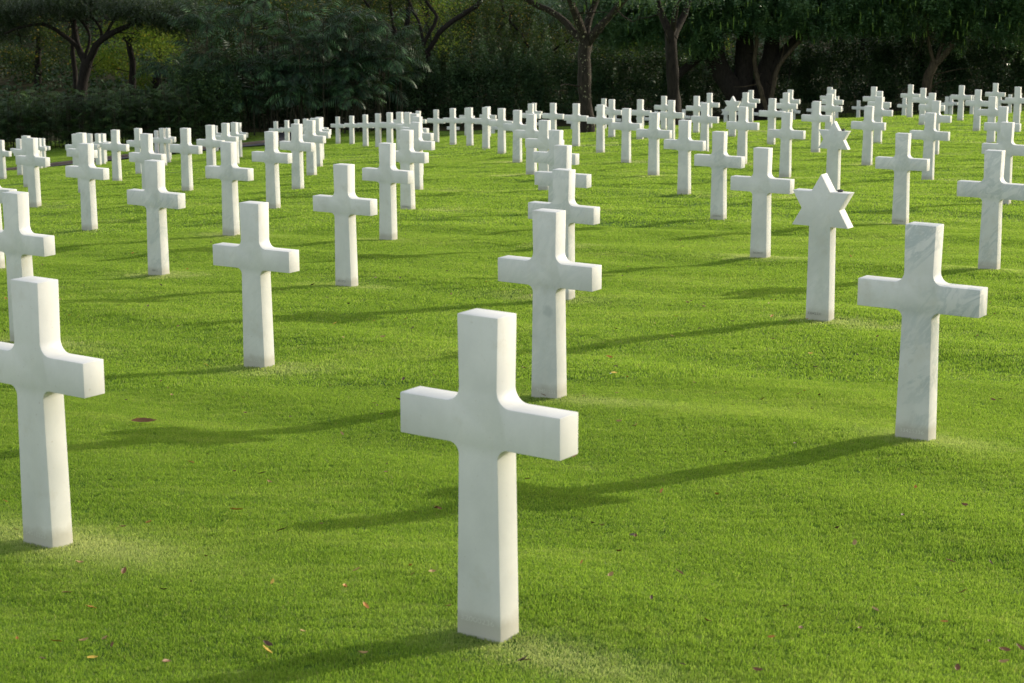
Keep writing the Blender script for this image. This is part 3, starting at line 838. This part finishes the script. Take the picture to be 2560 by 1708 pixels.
def twigs(limbs, n, L, r, up=.3):
    out = []
    for S, rr in limbs:
        for _ in range(n):
            i = random.randrange(len(S)//3, len(S)); p = S[i]
            d = Vector((random.gauss(0, 1), random.gauss(0, .8), random.gauss(up, .6))).normalized()
            q = p + d*L*random.uniform(.5, 1.1); q2 = q + (d+Vector((random.gauss(0, .4), random.gauss(0, .4), random.gauss(0, .3)))).normalized()*L*.7
            P = smooth_path([p, q, q2], .3, .01)
            out.append((P, [r*(1-.8*k/len(P)) for k in range(len(P))]))
    return out
def in_blobs(n, blobs, rs, shell=.0):
    """n points spread through a set of ellipsoids (cx,cy,cz,rx,ry,rz), thinned by 3D value noise for gaps"""
    vol = np.array([b[3]*b[4]*b[5] for b in blobs])**.7; pick = rs.choice(len(blobs), n, p=vol/vol.sum())
    d = rs.normal(size=(n, 3)); d /= np.linalg.norm(d, axis=1)[:, None]
    r = rs.random(n)**(1/3); r = shell+(1-shell)*r
    B = np.array(blobs)[pick]
    P = B[:, :3]+d*r[:, None]*B[:, 3:]
    f = np.sin(P[:, 0]*2.1+1.3*np.sin(P[:, 2]*1.7))+np.sin(P[:, 1]*1.9+P[:, 2]*1.3)+np.sin(P[:, 2]*2.7+P[:, 0]*.9+2)
    keep = f > -1.1+1.2*rs.random(n)-.6
    return P[keep]
def basis(nrm, rs):
    n = nrm/np.linalg.norm(nrm, axis=1)[:, None]
    t = rs.normal(size=n.shape); t -= n*(t*n).sum(1)[:, None]; t /= np.linalg.norm(t, axis=1)[:, None]
    return n, t, np.cross(n, t)
def leaf_quads(P, size, rs, droop=.3, aspect=.5, up=.5):
    """one folded leaf (rhombus) per point"""
    n = len(P)
    nr = rs.normal(size=(n, 3)); nr[:, 2] = np.abs(nr[:, 2])+up
    nn_, t, b = basis(nr, rs)
    t = t + np.array([0, 0, -droop]); t /= np.linalg.norm(t, axis=1)[:, None]
    b = np.cross(nn_, t); b /= np.linalg.norm(b, axis=1)[:, None]
    L = size*rs.uniform(.6, 1.3, n)[:, None]; W = L*aspect
    V = np.stack([P-t*L/2, P+b*W/2, P+t*L/2, P-b*W/2], 1).reshape(-1, 3)
    F = np.arange(n*4).reshape(-1, 4)
    return V, F
def sprays(P, rs, L=.45, k=9, leaf=.075, droop=.8):
    """drooping compound leaves: a string of paired leaflets from every point"""
    n = len(P)
    az = rs.uniform(0, 2*np.pi, n)
    d = np.stack([np.cos(az), np.sin(az), np.zeros(n)], -1)
    Ls = L*rs.uniform(.6, 1.3, n)
    outV = []
    for i in range(k):
        t = (i+1)/k
        c = P + d*(Ls*t*(1-.35*t))[:, None] + np.array([0, 0, -1.0])*(Ls*droop*t*t)[:, None]
        sd = np.stack([-d[:, 1], d[:, 0], np.zeros(n)], -1)
        for s in (-1, 1):
            dirv = sd*s + d*.45 + np.array([0, 0, -.45]) + rs.normal(0, .22, (n, 3))
            dirv /= np.linalg.norm(dirv, axis=1)[:, None]
            nr = np.array([0, 0, 1.0])+rs.normal(0, .45, (n, 3))
            b = np.cross(dirv, nr); b /= np.linalg.norm(b, axis=1)[:, None]
            l = leaf*rs.uniform(.7, 1.2, n)[:, None]
            outV.append(np.stack([c, c+dirv*l*.5+b*l*.27, c+dirv*l, c+dirv*l*.5-b*l*.27], 1))
    V = np.stack(outV, 1).reshape(-1, 3)
    return V, np.arange(len(V)).reshape(-1, 4)
def part_mesh(name, VF, mat, parent, smooth=False):
    V, F = VF
    loc = parent.location
    V = np.array([tuple(v) for v in V], dtype=np.float32) if not isinstance(V, np.ndarray) else V
    V = V - np.array(loc, dtype=np.float32)
    return obj(name, np_mesh(name, V, F, mat, smooth), parent)
def B_(x, y, Y, rx, ry, rz):
    p = px(x, y, Y); return (p.x, p.y, p.z, rx, ry, rz)
def make_tree(name, label, limbs, barkm, blobs, leafm, n, seed, style='leaf', size=.16, group='trees behind the markers', cat='tree', pods=0, tw=3, twl=1.0, droop=.3, podlabel=None, sprayL=.5):
    rs = np.random.default_rng(seed); random.seed(seed)
    foot = limbs[0][0][0]
    root = empty(name, (foot.x, foot.y, gz(foot.x, foot.y)))
    tag(root, label, cat, group)
    all_l = list(limbs) + (twigs(limbs, tw, twl, .03) if tw else [])
    V, F = tube_np(all_l)
    part_mesh('trunk', (V, F), barkm, root, True)
    k = 26 if style == 'spray' else 34                      # leaves gather in clumps, with gaps between
    C = in_blobs(int(n/k*1.5), blobs, rs)
    P = np.repeat(C, k, axis=0); P = P + rs.normal(size=P.shape)*np.array([.34, .34, .20])
    if style == 'leaf': VF = leaf_quads(P, size, rs, droop)
    else: VF = sprays(P, rs, sprayL, 8, size, .9)
    part_mesh('crown', VF, leafm, root)
    if pods:
        Q = in_blobs(pods*3, [(b[0], b[1]-.3*b[4], b[2]-.25*b[5], b[3], b[4]*.7, b[5]*.9) for b in blobs], rs)[:pods]
        pv = []
        for p in Q:
            p = Vector(p); l = random.uniform(.2, .45)
            q = p + Vector((random.gauss(0, .03), random.gauss(0, .03), -l))
            pv.append(([p, (p+q)/2+Vector((random.gauss(0, .01), 0, 0)), q], [.018, .028, .012]))
        V, F = tube_np(pv, 5)
        o = part_mesh('seed_pods', (V, F), M_POD, root); o['kind'] = 'stuff'; o['label'] = 'many thin green hanging seed pods'
    return root

# two trunks standing on the lawn
Y1, Y2 = 61.0, 66.5
t1 = [limb_px([(1466, 338), (1464, 250), (1461, 170), (1462, 92)], 33, 33, Y1, 0, True),
      limb_px([(1458, 104), (1430, 76), (1395, 40), (1345, 14), (1300, -10), (1240, -40)], 20, 10, Y1, 1.5),
      limb_px([(1460, 110), (1448, 55), (1428, 10), (1405, -60)], 24, 13, Y1, -1),
      limb_px([(1464, 100), (1474, 45), (1490, 0), (1500, -70)], 20, 12, Y1, 1),
      limb_px([(1468, 112), (1496, 72), (1528, 38), (1556, 6), (1600, -40)], 22, 11, Y1, -1.2)]
make_tree('lawn_tree', 'tree on the lawn with a straight lichen-spotted trunk forking high, left of two', t1, M_BARKL,
          [B_(1240, -60, Y1+1, 2.2, 1.6, .7), B_(1400, -75, Y1, 2.2, 2.2, .7), B_(1590, -62, Y1, 2.0, 2, .7)], M_HANG, 1500, 11, 'spray', .07, 'trees on the lawn', pods=30, tw=2, twl=.7)
t2 = [limb_px([(1682, 345), (1683, 250), (1680, 150), (1677, 72)], 33, 29, Y2, 0, True),
      limb_px([(1676, 90), (1655, 35), (1640, -10), (1620, -70)], 20, 11, Y2, 1),
      limb_px([(1678, 85), (1688, 30), (1698, -30)], 17, 11, Y2, -1),
      limb_px([(1682, 95), (1700, 55), (1722, 8), (1745, -50)], 20, 11, Y2, 1)]
make_tree('lawn_tree', 'tree on the lawn with a plain dark trunk forking high, right of two', t2, M_BARK,
          [B_(1620, -75, Y2, 2.2, 2, .7), B_(1760, -70, Y2, 2.2, 2, .7)], M_HANG, 1000, 12, 'spray', .07, 'trees on the lawn', pods=20, tw=2, twl=.7)

# the broad old tree with many stems
Y3 = 93.0
t3 = [limb_px([(1862, 330), (1842, 240), (1806, 185), (1788, 130), (1782, 60), (1770, -30)], 60, 40, Y3, 0, True),
      limb_px([(1870, 330), (1858, 220), (1862, 130), (1866, 40), (1870, -40)], 58, 34, Y3, .6, True),
      limb_px([(1895, 330), (1908, 210), (1926, 130), (1938, 50), (1950, -40)], 50, 30, Y3, .3, True),
      limb_px([(1915, 200), (1945, 150), (1990, 95), (2050, 50), (2110, 20)], 20, 11, Y3, -.6),
      limb_px([(1690, 192), (1735, 155), (1790, 128), (1800, 100)], 18, 24, Y3, .8)]
t3 = [t3[0]]+t3[1:]
crown3 = [B_(1760, 0, Y3-1, 3.2, 3, 1.5), B_(1900, -10, Y3, 3.2, 3, 1.5), B_(2040, 5, Y3-1, 3.0, 3, 1.5), B_(1640, 20, Y3, 2.8, 2.6, 1.7), B_(1760, 85, Y3-1, 1.0, 1.2, 1.0), B_(1560, 40, Y3+1, 2.2, 2.5, 1.9)]
hi3 = [(9.5, Y3, -.2, 5.5, 4.0, 2.6), (14.5, Y3, .8, 5.5, 4.0, 3.0), (12, Y3, 4.0, 5.0, 3.6, 2.4), (5.0, Y3+1, -.5, 4.0, 3.2, 2.2)]
make_tree('spreading_tree', 'massive dark many-stemmed tree with drooping blue-green leaves and pods', t3, M_BARK, crown3+hi3, M_HANG, 19000, 13, 'spray', .12, pods=420, tw=4, twl=1.4)
# slender pale stems beside it
tp = [limb_px([(1928, 330), (1916, 270), (1897, 210), (1886, 150), (1894, 95), (1902, 40), (1900, -20)], 13, 8, Y3-1.2, 0, True),
      limb_px([(1922, 290), (1934, 220), (1946, 165), (1985, 120), (2030, 70), (2060, 20)], 13, 7, Y3-1.2, 0)]
make_tree('slender_tree', 'pale thin twin-stemmed young tree in front of the massive trunk', tp, M_BARKP, [B_(1900, -20, Y3-1, 1.2, 1, .6), B_(2060, 0, Y3-1, 1.2, 1, .7)], M_HANG, 500, 14, 'spray', .12, tw=2)
t4 = [limb_px([(2310, 330), (2316, 230), (2322, 190), (2338, 158)], 28, 22, Y3, 0, True),
      limb_px([(2336, 162), (2326, 125), (2320, 92), (2312, 40), (2300, -20)], 10, 7, Y3, 0),
      limb_px([(2338, 160), (2350, 125), (2364, 90), (2370, 30)], 9, 6, Y3, .5),
      limb_px([(2340, 158), (2382, 112), (2402, 66), (2445, 28), (2480, -20)], 17, 10, Y3, -.5)]
make_tree('leaning_tree', 'leaning brown tree at far right forking low into thin branches', t4, M_BARKP,
          [B_(2200, 0, Y3, 3.0, 2.6, 1.7), B_(2340, -5, Y3, 2.6, 2.6, 1.6), B_(2480, 5, Y3, 2.8, 2.6, 1.9), B_(2420, 60, Y3, 1.6, 1.5, 1.2), B_(2560, 30, Y3, 2, 2, 1.9), (19, Y3, .6, 5, 3.6, 2.6), (24.5, Y3, 1.0, 5, 3.6, 2.8), (21.5, Y3, 3.8, 4.5, 3.2, 2.2)], M_HANG, 17000, 15, 'spray', .12, pods=380, tw=4, twl=1.3)
t5 = [limb_px([(2285, 330), (2296, 200), (2300, 120), (2318, 60), (2330, -30)], 26, 22, Y3+5, 0, True),
      limb_px([(2300, 130), (2250, 90), (2210, 60), (2150, 20)], 14, 9, Y3+5, 0)]
make_tree('dark_tree', 'dark upright tree behind the leaning one at far right', t5, M_BARK, [B_(2280, 30, Y3+5, 4, 2, 1.8), B_(2120, 30, Y3+4, 3, 2, 1.6)], M_HEDGE, 9000, 16, 'leaf', .16)

# feathery flat-topped tree at left
YA = 98.0
tA = [limb_px([(200, 380), (203, 260), (206, 205), (220, 150)], 30, 26, YA, 0, True),
      limb_px([(220, 155), (240, 115), (268, 90), (304, 72), (350, 50), (420, 36), (490, 26)], 19, 6, YA, -2),
      limb_px([(216, 160), (196, 118), (186, 70), (172, 20), (150, -50)], 18, 9, YA, 1.5),
      limb_px([(190, 290), (188, 200), (182, 130), (186, 60), (192, -20)], 15, 9, YA+1, 0, True),
      limb_px([(255, 98), (250, 70), (228, 42), (212, 0)], 8, 5, YA, 0),
      limb_px([(264, 88), (288, 45), (306, 12), (330, -10)], 8, 5, YA, 1),
      limb_px([(196, 118), (152, 84), (110, 62), (60, 66), (10, 84)], 12, 5, YA, -1.5),
      limb_px([(210, 150), (225, 90), (190, 40), (140, 10)], 9, 5, YA, 1)]
make_tree('umbrella_tree', 'dark flat-topped feathery tree with curving forked trunk at left', tA, M_BARK,
          [B_(80, 8, YA, 4, 2.5, .8), B_(250, 0, YA, 4, 2.5, .7), B_(400, 22, YA-1.5, 3.2, 2.5, .7), B_(470, 45, YA-2, 1.6, 1.5, .6), B_(-20, 50, YA, 2, 2, 1.0)], M_FEATH, 8000, 21, 'spray', .085, tw=5, twl=1.2, sprayL=.35)
# curving dark limbs at centre
YB = 99.0
tB = [limb_px([(1066, 330), (1063, 200), (1064, 160), (1078, 115), (1108, 72), (1150, 42), (1190, 15), (1222, -30)], 16, 11, YB, -1, True)]
tB2 = [limb_px([(1002, 330), (1000, 180), (1007, 92), (1020, 50), (1021, 0), (1018, -50)], 15, 12, YB+1, 0, True),
       limb_px([(1004, 110), (985, 70), (976, 20), (972, -40)], 9, 6, YB+1, 0),
       limb_px([(1003, 100), (965, 62), (932, 28), (900, -15)], 9, 5, YB+1, -1)]
tB3 = [limb_px([(1040, 330), (1044, 170), (1056, 118), (1075, 80), (1092, 42), (1066, 4), (1050, -40)], 11, 8, YB-.6, 0, True),
       limb_px([(1058, 114), (1050, 62), (1030, 22), (1012, -20)], 8, 6, YB-.6, 0)]
make_tree('curving_tree', 'tree with one dark limb sweeping up to the right at centre', tB, M_BARK, [B_(1240, -20, YB, 3, 2, 1.0)], M_OLIVE, 2500, 22, 'leaf', .13, tw=5)
make_tree('upright_tree', 'thin dark forked tree just right of the palm thicket', tB2, M_BARK, [B_(940, -10, YB+1, 2.6, 2, 1.0)], M_OLIVE, 2500, 23, 'leaf', .13, tw=4)
make_tree('forked_tree', 'thin forked tree between the upright and the curving ones', tB3, M_BARK, [B_(1050, -25, YB, 2.2, 2, .7)], M_OLIVE, 1500, 24, 'leaf', .13, tw=3)
# yellow-flecked tree behind centre
YC = 103.0
tC = [limb_px([(1340, 330), (1343, 220), (1342, 158)], 16, 13, YC, 0, True),
      limb_px([(1342, 165), (1325, 125), (1296, 78), (1268, 45), (1250, 0)], 8, 5, YC, 0),
      limb_px([(1343, 165), (1375, 135), (1405, 112), (1440, 90)], 8, 5, YC, -1),
      limb_px([(1335, 140), (1360, 80), (1390, 30), (1420, -20)], 7, 4, YC, 1)]
make_tree('flecked_tree', 'olive tree with yellow-flecked leaves behind the lichen-spotted trunk', tC, M_BARK,
          [B_(1220, 30, YC, 2.6, 2, 1.5), B_(1320, 20, YC+1, 2.8, 2, 1.6), B_(1400, 70, YC, 2.2, 2, 1.5), B_(1250, 115, YC, 2.0, 1.6, 1.0), B_(1140, 70, YC+1, 2.2, 2, 1.6), B_(1330, 130, YC+1, 2.2, 1.6, 1.0)], M_OLIVE, 14000, 25, 'leaf', .15, tw=6)

# sunlit trees farther behind, seen through gaps
def back_tree(cx, Y, w, top, bot, mat, seed, n, lab, name='background_tree', size=.17):
    random.seed(seed)
    X0 = px(cx, 200, Y).x
    S = smooth_path([Vector((X0, Y, gz(X0, Y)-.2)), Vector((X0+.3, Y, gz(X0, Y)+2.5)), Vector((X0+random.uniform(-.8, .8), Y, gz(X0, Y)+6.5))], .5, .03)
    tr = (S, [.22*(1-.5*i/len(S)) for i in range(len(S))])
    S2 = smooth_path([S[len(S)//2], S[len(S)//2]+Vector((1.0, 0, 1.5)), S[len(S)//2]+Vector((2.2, 0, 2.6))], .5, .03)
    S3 = smooth_path([S[len(S)//2], S[len(S)//2]+Vector((-1.1, 0, 1.3)), S[len(S)//2]+Vector((-2.0, 0, 2.9))], .5, .03)
    limbs = [tr, (S2, [.11*(1-.5*i/len(S2)) for i in range(len(S2))]), (S3, [.11*(1-.5*i/len(S3)) for i in range(len(S3))])]
    blobs = []
    for k in range(7):
        bx = cx+random.uniform(-w, w)*.8; by = random.uniform(top, bot)
        blobs.append(B_(bx, by, Y+random.uniform(-1.5, 1.5), w*Y/FPX*random.uniform(.35, .6), 1.4, random.uniform(.6, 1.1)))
    return make_tree(name, lab, limbs, M_BARK, blobs, mat, n, seed, 'leaf', size, 'trees in the depth of the grove', tw=3)
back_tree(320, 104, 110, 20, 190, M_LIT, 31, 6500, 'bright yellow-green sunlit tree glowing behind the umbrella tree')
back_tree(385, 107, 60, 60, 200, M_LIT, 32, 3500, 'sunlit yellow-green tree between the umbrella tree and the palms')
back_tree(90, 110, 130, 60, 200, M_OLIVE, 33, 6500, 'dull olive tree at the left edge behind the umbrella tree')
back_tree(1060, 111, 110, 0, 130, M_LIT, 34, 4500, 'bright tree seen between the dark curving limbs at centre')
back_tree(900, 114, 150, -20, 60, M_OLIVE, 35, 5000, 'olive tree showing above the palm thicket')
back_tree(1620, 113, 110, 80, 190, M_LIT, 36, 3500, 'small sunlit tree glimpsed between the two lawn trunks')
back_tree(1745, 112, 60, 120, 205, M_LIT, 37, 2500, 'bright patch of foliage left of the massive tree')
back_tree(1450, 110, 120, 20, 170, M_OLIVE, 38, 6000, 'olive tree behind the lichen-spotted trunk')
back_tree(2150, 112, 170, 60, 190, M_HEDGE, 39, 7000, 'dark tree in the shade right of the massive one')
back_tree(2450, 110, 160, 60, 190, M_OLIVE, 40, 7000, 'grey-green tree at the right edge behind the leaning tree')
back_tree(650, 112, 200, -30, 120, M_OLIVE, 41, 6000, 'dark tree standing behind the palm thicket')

# the wood closing off the view
def undergrowth():
    rs = np.random.default_rng(78)
    n = 70000
    X = rs.uniform(-48, 52, n); Y = 100+24*rs.random(n)**1.3
    top = np.clip(.7+.8*np.sin(X*.9+Y*.7)+.6*np.sin(X*2.1-Y), .25, 2.2)
    P = np.stack([X, Y, ground(X, Y)+rs.random(n)*top], -1)
    return leaf_quads(P, .26, rs, .2, .6)
V, F = undergrowth()
w_ = obj('undergrowth', np_mesh('undergrowth', V, F, M_HEDGE)); tag(w_, 'low dark undergrowth covering the floor of the grove', 'undergrowth', kind='stuff')
def wood():
    rs = np.random.default_rng(77)
    n = 80000
    X = rs.uniform(-56, 58, n); Y = rs.uniform(122, 138, n)
    top = 3.4+.7*np.sin(X*.4)+.6*np.sin(X*.93+1)
    Z = ground(X, Y)+rs.random(n)*top
    P = np.stack([X, Y, Z], -1)
    f = np.sin(X*1.3+np.sin(Z*1.1)*1.5)+np.sin(Z*1.9+X*.5)+np.sin(Y*1.1)
    P = P[f > -.9]
    return leaf_quads(P, .38, rs, .2, .6)
V, F = wood()
w_ = obj('woodland', np_mesh('woodland', V, F, M_HEDGE)); tag(w_, 'dark unbroken wood in the depth of the grove', 'woodland', kind='stuff')

# ------------------------------------------------------------------ hedges and thickets
def shrub(name, label, cx, Y, wpx, ztop, n, mat, seed, size=.12, group='shrubs along the back of the lawn', depth=1.3, cat='shrub', zlow=0.0, rag=.25):
    rs = np.random.default_rng(seed); random.seed(seed)
    c = px(cx, 300, Y); w = wpx*Y/FPX/2
    z0 = gz(c.x, Y)
    root = empty(name, (c.x, Y, z0)); tag(root, label, cat, group)
    st = []
    for k in range(10):
        x = c.x+random.uniform(-w, w)*.8; y = Y+random.uniform(.2, .6)*depth; zb = gz(x, y)
        st.append((smooth_path([(x, y, zb-.1), (x+random.uniform(-.15, .15), y, zb+ztop*.45), (x+random.uniform(-.3, .3), y, zb+ztop*.85)], .4, .01), [.018]*2+[.012]*20))
    st = [(P, (r*3)[:len(P)]) for P, r in st]
    V, F = tube_np(st, 5)
    part_mesh('stems', (V, F), M_BARK, root, True)
    x = rs.uniform(-1, 1, n); y = rs.uniform(-1, 1, n); z = rs.random(n)
    tp = ztop*(1-.18*np.abs(x)**3)*(1+rag*(.5*np.sin(x*7+seed)+.5*np.sin(x*17+seed*2)+.3*rs.normal(size=n))*.5)
    X = c.x+x*w*1.08; Yy = Y+y*depth*(.75+.25*np.sin(X*2.3+z*5))
    Z = ground(X, Yy)+zlow*ztop+z**.85*(tp-zlow*ztop)
    # most leaves sit in the outer shell, lumpy
    lump = np.sin(X*3.1+Z*2.2)+np.sin(Z*4.1+seed)+np.sin(X*5.3-Z*1.3)
    keep = (np.abs(y) > .35+.12*lump) | (z > .8)
    P = np.stack([X, Yy, Z], -1)[keep]
    V, F = leaf_quads(P, size, rs, .35, .5, .3)
    part_mesh('foliage', (V, F), mat, root)
    return root
for k, (cx, w, h) in enumerate([(560, 190, 3.1), (740, 190, 2.7), (905, 200, 3.0), (1075, 200, 3.3), (1245, 210, 3.4), (1420, 200, 3.4), (1590, 200, 3.3), (1765, 200, 3.0), (1935, 200, 3.1), (2110, 210, 3.2), (2290, 210, 3.3), (2470, 210, 3.5), (2640, 200, 3.4)]):
    where = ['left of the palms', 'under the palm thicket', 'below the right side of the palms', 'under the curving limbs', 'at centre', 'behind the lichen-spotted trunk', 'between the lawn trunks', 'left of the massive tree',
             'right of the massive trunk', 'in deep shade right of centre', 'behind the leaning tree', 'near the right edge', 'beyond the right edge'][k]
    shrub('hedge_bush', 'tall dark green bush in the back hedge ' + where, cx, 97.0, w, h, 17000, M_HEDGE, 50+k, .15, 'dark bushes forming the back hedge', 1.2, rag=.55)
# lighter scrub on top of the central hedge
for k, (cx, w, h) in enumerate([(1010, 190, 3.9), (1180, 190, 4.1), (1330, 170, 3.9), (2380, 190, 4.2), (2520, 160, 4.4)]):
    shrub('scrub', ['grey-green scrub behind the hedge under the curving limbs', 'grey-green scrub behind the hedge at centre', 'grey-green scrub behind the hedge left of the lichen-spotted trunk', 'soft scrub behind the leaning tree', 'soft scrub at the right edge'][k],
          cx, 99.6, w, h, 12000, M_SCRUB, 80+k, .14, 'scrub behind the hedge', 1.2, zlow=.4, rag=.8)
for k, cx in enumerate([640, 500]):
    shrub('broadleaf_bush', ['rounded glossy bush in front of the palms', 'rounded glossy bush left of the palms'][k], [475, 560][k], 91.5, [95, 90][k], [3.6, 3.0][k], 7000, M_FAN, 90+k, .11, 'glossy bushes beside the palms', 1.0)
# low clipped hedge at right
for k in range(5):
    cx = 2020+k*128
    shrub('clipped_hedge', 'low clipped hedge section behind the far crosses, %s from the left' % ORD[k+1], cx, 92.0, 132, .78, 6000, M_CLIP, 110+k, .055, 'low clipped hedge sections', .35, cat='hedge', rag=.05)

# fan-leaved lady palms at left
def fan_leaf(P, dirs, L, rs, fingers=9):
    n = len(P); outV = []
    d = dirs/np.linalg.norm(dirs, axis=1)[:, None]
    up = np.array([0, 0, 1.0])+rs.normal(0, .35, (n, 3))
    side = np.cross(d, up); side /= np.linalg.norm(side, axis=1)[:, None]
    for k in range(fingers):
        a = (k/(fingers-1)-.5)*R(190)
        v = d*math.cos(a)+side*math.sin(a)
        l = (L*rs.uniform(.8, 1.1, n))[:, None]
        tip = P+v*l+np.array([0, 0, -.28])*l*rs.uniform(.5, 1.3, n)[:, None]
        mid = P+v*l*.55
        b = np.cross(v, up); b /= np.linalg.norm(b, axis=1)[:, None]
        w = l*.055
        outV.append(np.stack([P-b*w*.3, mid-b*w, tip, mid+b*w], 1))
    V = np.stack(outV, 1).reshape(-1, 3)
    return V, np.arange(len(V)).reshape(-1, 4)
def fan_clump(cx, Y, wpx, h, seed, lab):
    rs = np.random.default_rng(seed); random.seed(seed)
    c = px(cx, 300, Y); w = wpx*Y/FPX/2; z0 = gz(c.x, Y)
    root = empty('fan_palm_shrub', (c.x, Y, z0)); tag(root, lab, 'palm shrub', 'fan-leaved palm shrubs along the drive')
    st = []; P = []; Dr = []
    for k in range(46):
        x = c.x+random.uniform(-w, w); y = Y+random.uniform(-.9, .7); zb = gz(x, y); hh = h*random.uniform(.55, 1.02)
        tx = x+random.gauss(0, .12); ty = y+random.gauss(-.1, .12)
        st.append((smooth_path([(x, y, zb-.1), (tx, ty, zb+hh)], .5, .01), [.013]*12))
        for j in range(11):
            t = 1-.09*j*random.uniform(.7, 1.2)
            if t < .12: t = random.uniform(.1, .6)
            az = random.uniform(0, 2*math.pi)
            dd = np.array([math.cos(az), math.sin(az)-.25, random.uniform(-.15, .55)])
            b = np.array([x+(tx-x)*t, y+(ty-y)*t, zb+hh*t])
            P.append(b+dd*random.uniform(.12, .32)); Dr.append(dd)
    st = [(p, r[:len(p)]) for p, r in st]
    part_mesh('stems', tube_np(st, 4), M_STEM, root)
    V, F = fan_leaf(np.array(P), np.array(Dr), .33, rs)
    part_mesh('foliage', (V, F), M_FAN, root)
nth = ['leftmost', 'second', 'third', 'fourth', 'fifth', 'sixth', 'rightmost']
for k in range(7):
    fan_clump(-20+k*78, 90.5, 92, 2.65, 130+k, 'bushy fan-leaved palm clump behind the drive, %s of seven' % nth[k])

# feather-leaved clumping palms
def frond(base, d, L, rs, V, droop):
    """one arching pinnate frond: rachis plus leaflets"""
    n = 13; pts_ = []
    p = Vector(base); v = Vector(d).normalized(); seg = L/n
    for i in range(n+1):
        pts_.append(p.copy()); p = p+v*seg
        v = (v+Vector((0, 0, -droop*(.35+i/n)))).normalized()
    side0 = Vector((d[1], -d[0], 0)).normalized()
    roll = rs.normal(0, .35)
    for i in range(2, n+1):
        q = pts_[i]; t = (pts_[i]-pts_[i-1]).normalized()
        nrm = side0.cross(t).normalized(); sd = (side0*math.cos(roll)+nrm*math.sin(roll))
        ll = L*.34*math.sin(math.pi*min(.97, .12+.86*i/n))**.6
        for s in (-1, 1):
            for off in (0.0,):
                b = q-t*seg*off
                dl = (sd*s*.9+t*.6+Vector((0, 0, -.55))+Vector(rs.normal(0, .07, 3))).normalized()
                wv = dl.cross(nrm).normalized()*(.022+.010*rs.random())
                m = b+dl*ll*.5; e = b+dl*ll+Vector((0, 0, -.12*ll))
                V.extend((b, m+wv, e, m-wv))
    return pts_
def palm_clump(cx, Y, label, seed, nst, hmin, hmax, spread=1.2):
    rs = np.random.default_rng(seed); random.seed(seed)
    c = px(cx, 300, Y); root = empty('clumping_palm', (c.x, Y, gz(c.x, Y)))
    tag(root, label, 'palm', 'feather-leaved palms in the thicket')
    st = []; V = []; rach = []
    for k in range(nst):
        x = c.x+random.gauss(0, spread*.55); y = Y+random.uniform(-1.0, 1.0); zb = gz(x, y); h = random.uniform(hmin, hmax) if k % 3 else random.uniform(1.6, hmin+1.2)
        tx = x+random.gauss(0, .35); ty = y-random.uniform(0, .4)
        top = Vector((tx, ty, zb+h))
        sp = smooth_path([(x, y, zb-.1), (x*.6+tx*.4, y, zb+h*.5), top], .5, .015)
        st.append((sp, [.045-.015*i/len(sp) for i in range(len(sp))]))
        nf = random.randint(6, 8)
        a0 = random.uniform(0, 6.3)
        for j in range(nf):
            az = a0+j*2*math.pi/nf+random.gauss(0, .25)
            el = random.uniform(.1, 1.1)
            d = (math.cos(az)*math.cos(el), math.sin(az)*math.cos(el)-.15, math.sin(el))
            L = random.uniform(1.3, 2.1)
            f = frond(top, d, L, rs, V, random.uniform(.10, .19))
            rach.append((f, [.014*(1-.8*i/len(f)) for i in range(len(f))]))
    part_mesh('stems', tube_np(st, 6), M_STEM, root, True)
    part_mesh('frond_ribs', tube_np(rach, 4), M_STEM, root)
    V = np.array([tuple(v) for v in V], dtype=np.float32)
    part_mesh('fronds', (V, np.arange(len(V)).reshape(-1, 4)), M_PALM, root)
pc = [(505, 93.5, 3.2, 6.2, 'leftmost feather palm of the thicket, tall and arching'), (585, 92.8, 2.2, 6.0, 'second feather palm from the left in the thicket'), (665, 93.0, 2.0, 6.6, 'third feather palm from the left in the thicket'),
      (745, 92.6, 2.0, 6.4, 'feather palm in the middle of the thicket, fronds hanging low'), (825, 92.8, 2.0, 6.4, 'fifth feather palm from the left in the thicket'),
      (900, 93.0, 2.0, 5.6, 'sixth feather palm from the left in the thicket'), (965, 93.5, 2.2, 4.6, 'rightmost feather palm of the thicket, lower than the rest')]
for k, (cx, Y, h0, h1, lab) in enumerate(pc):
    palm_clump(cx, Y, lab, 150+k, 13, h0, h1)
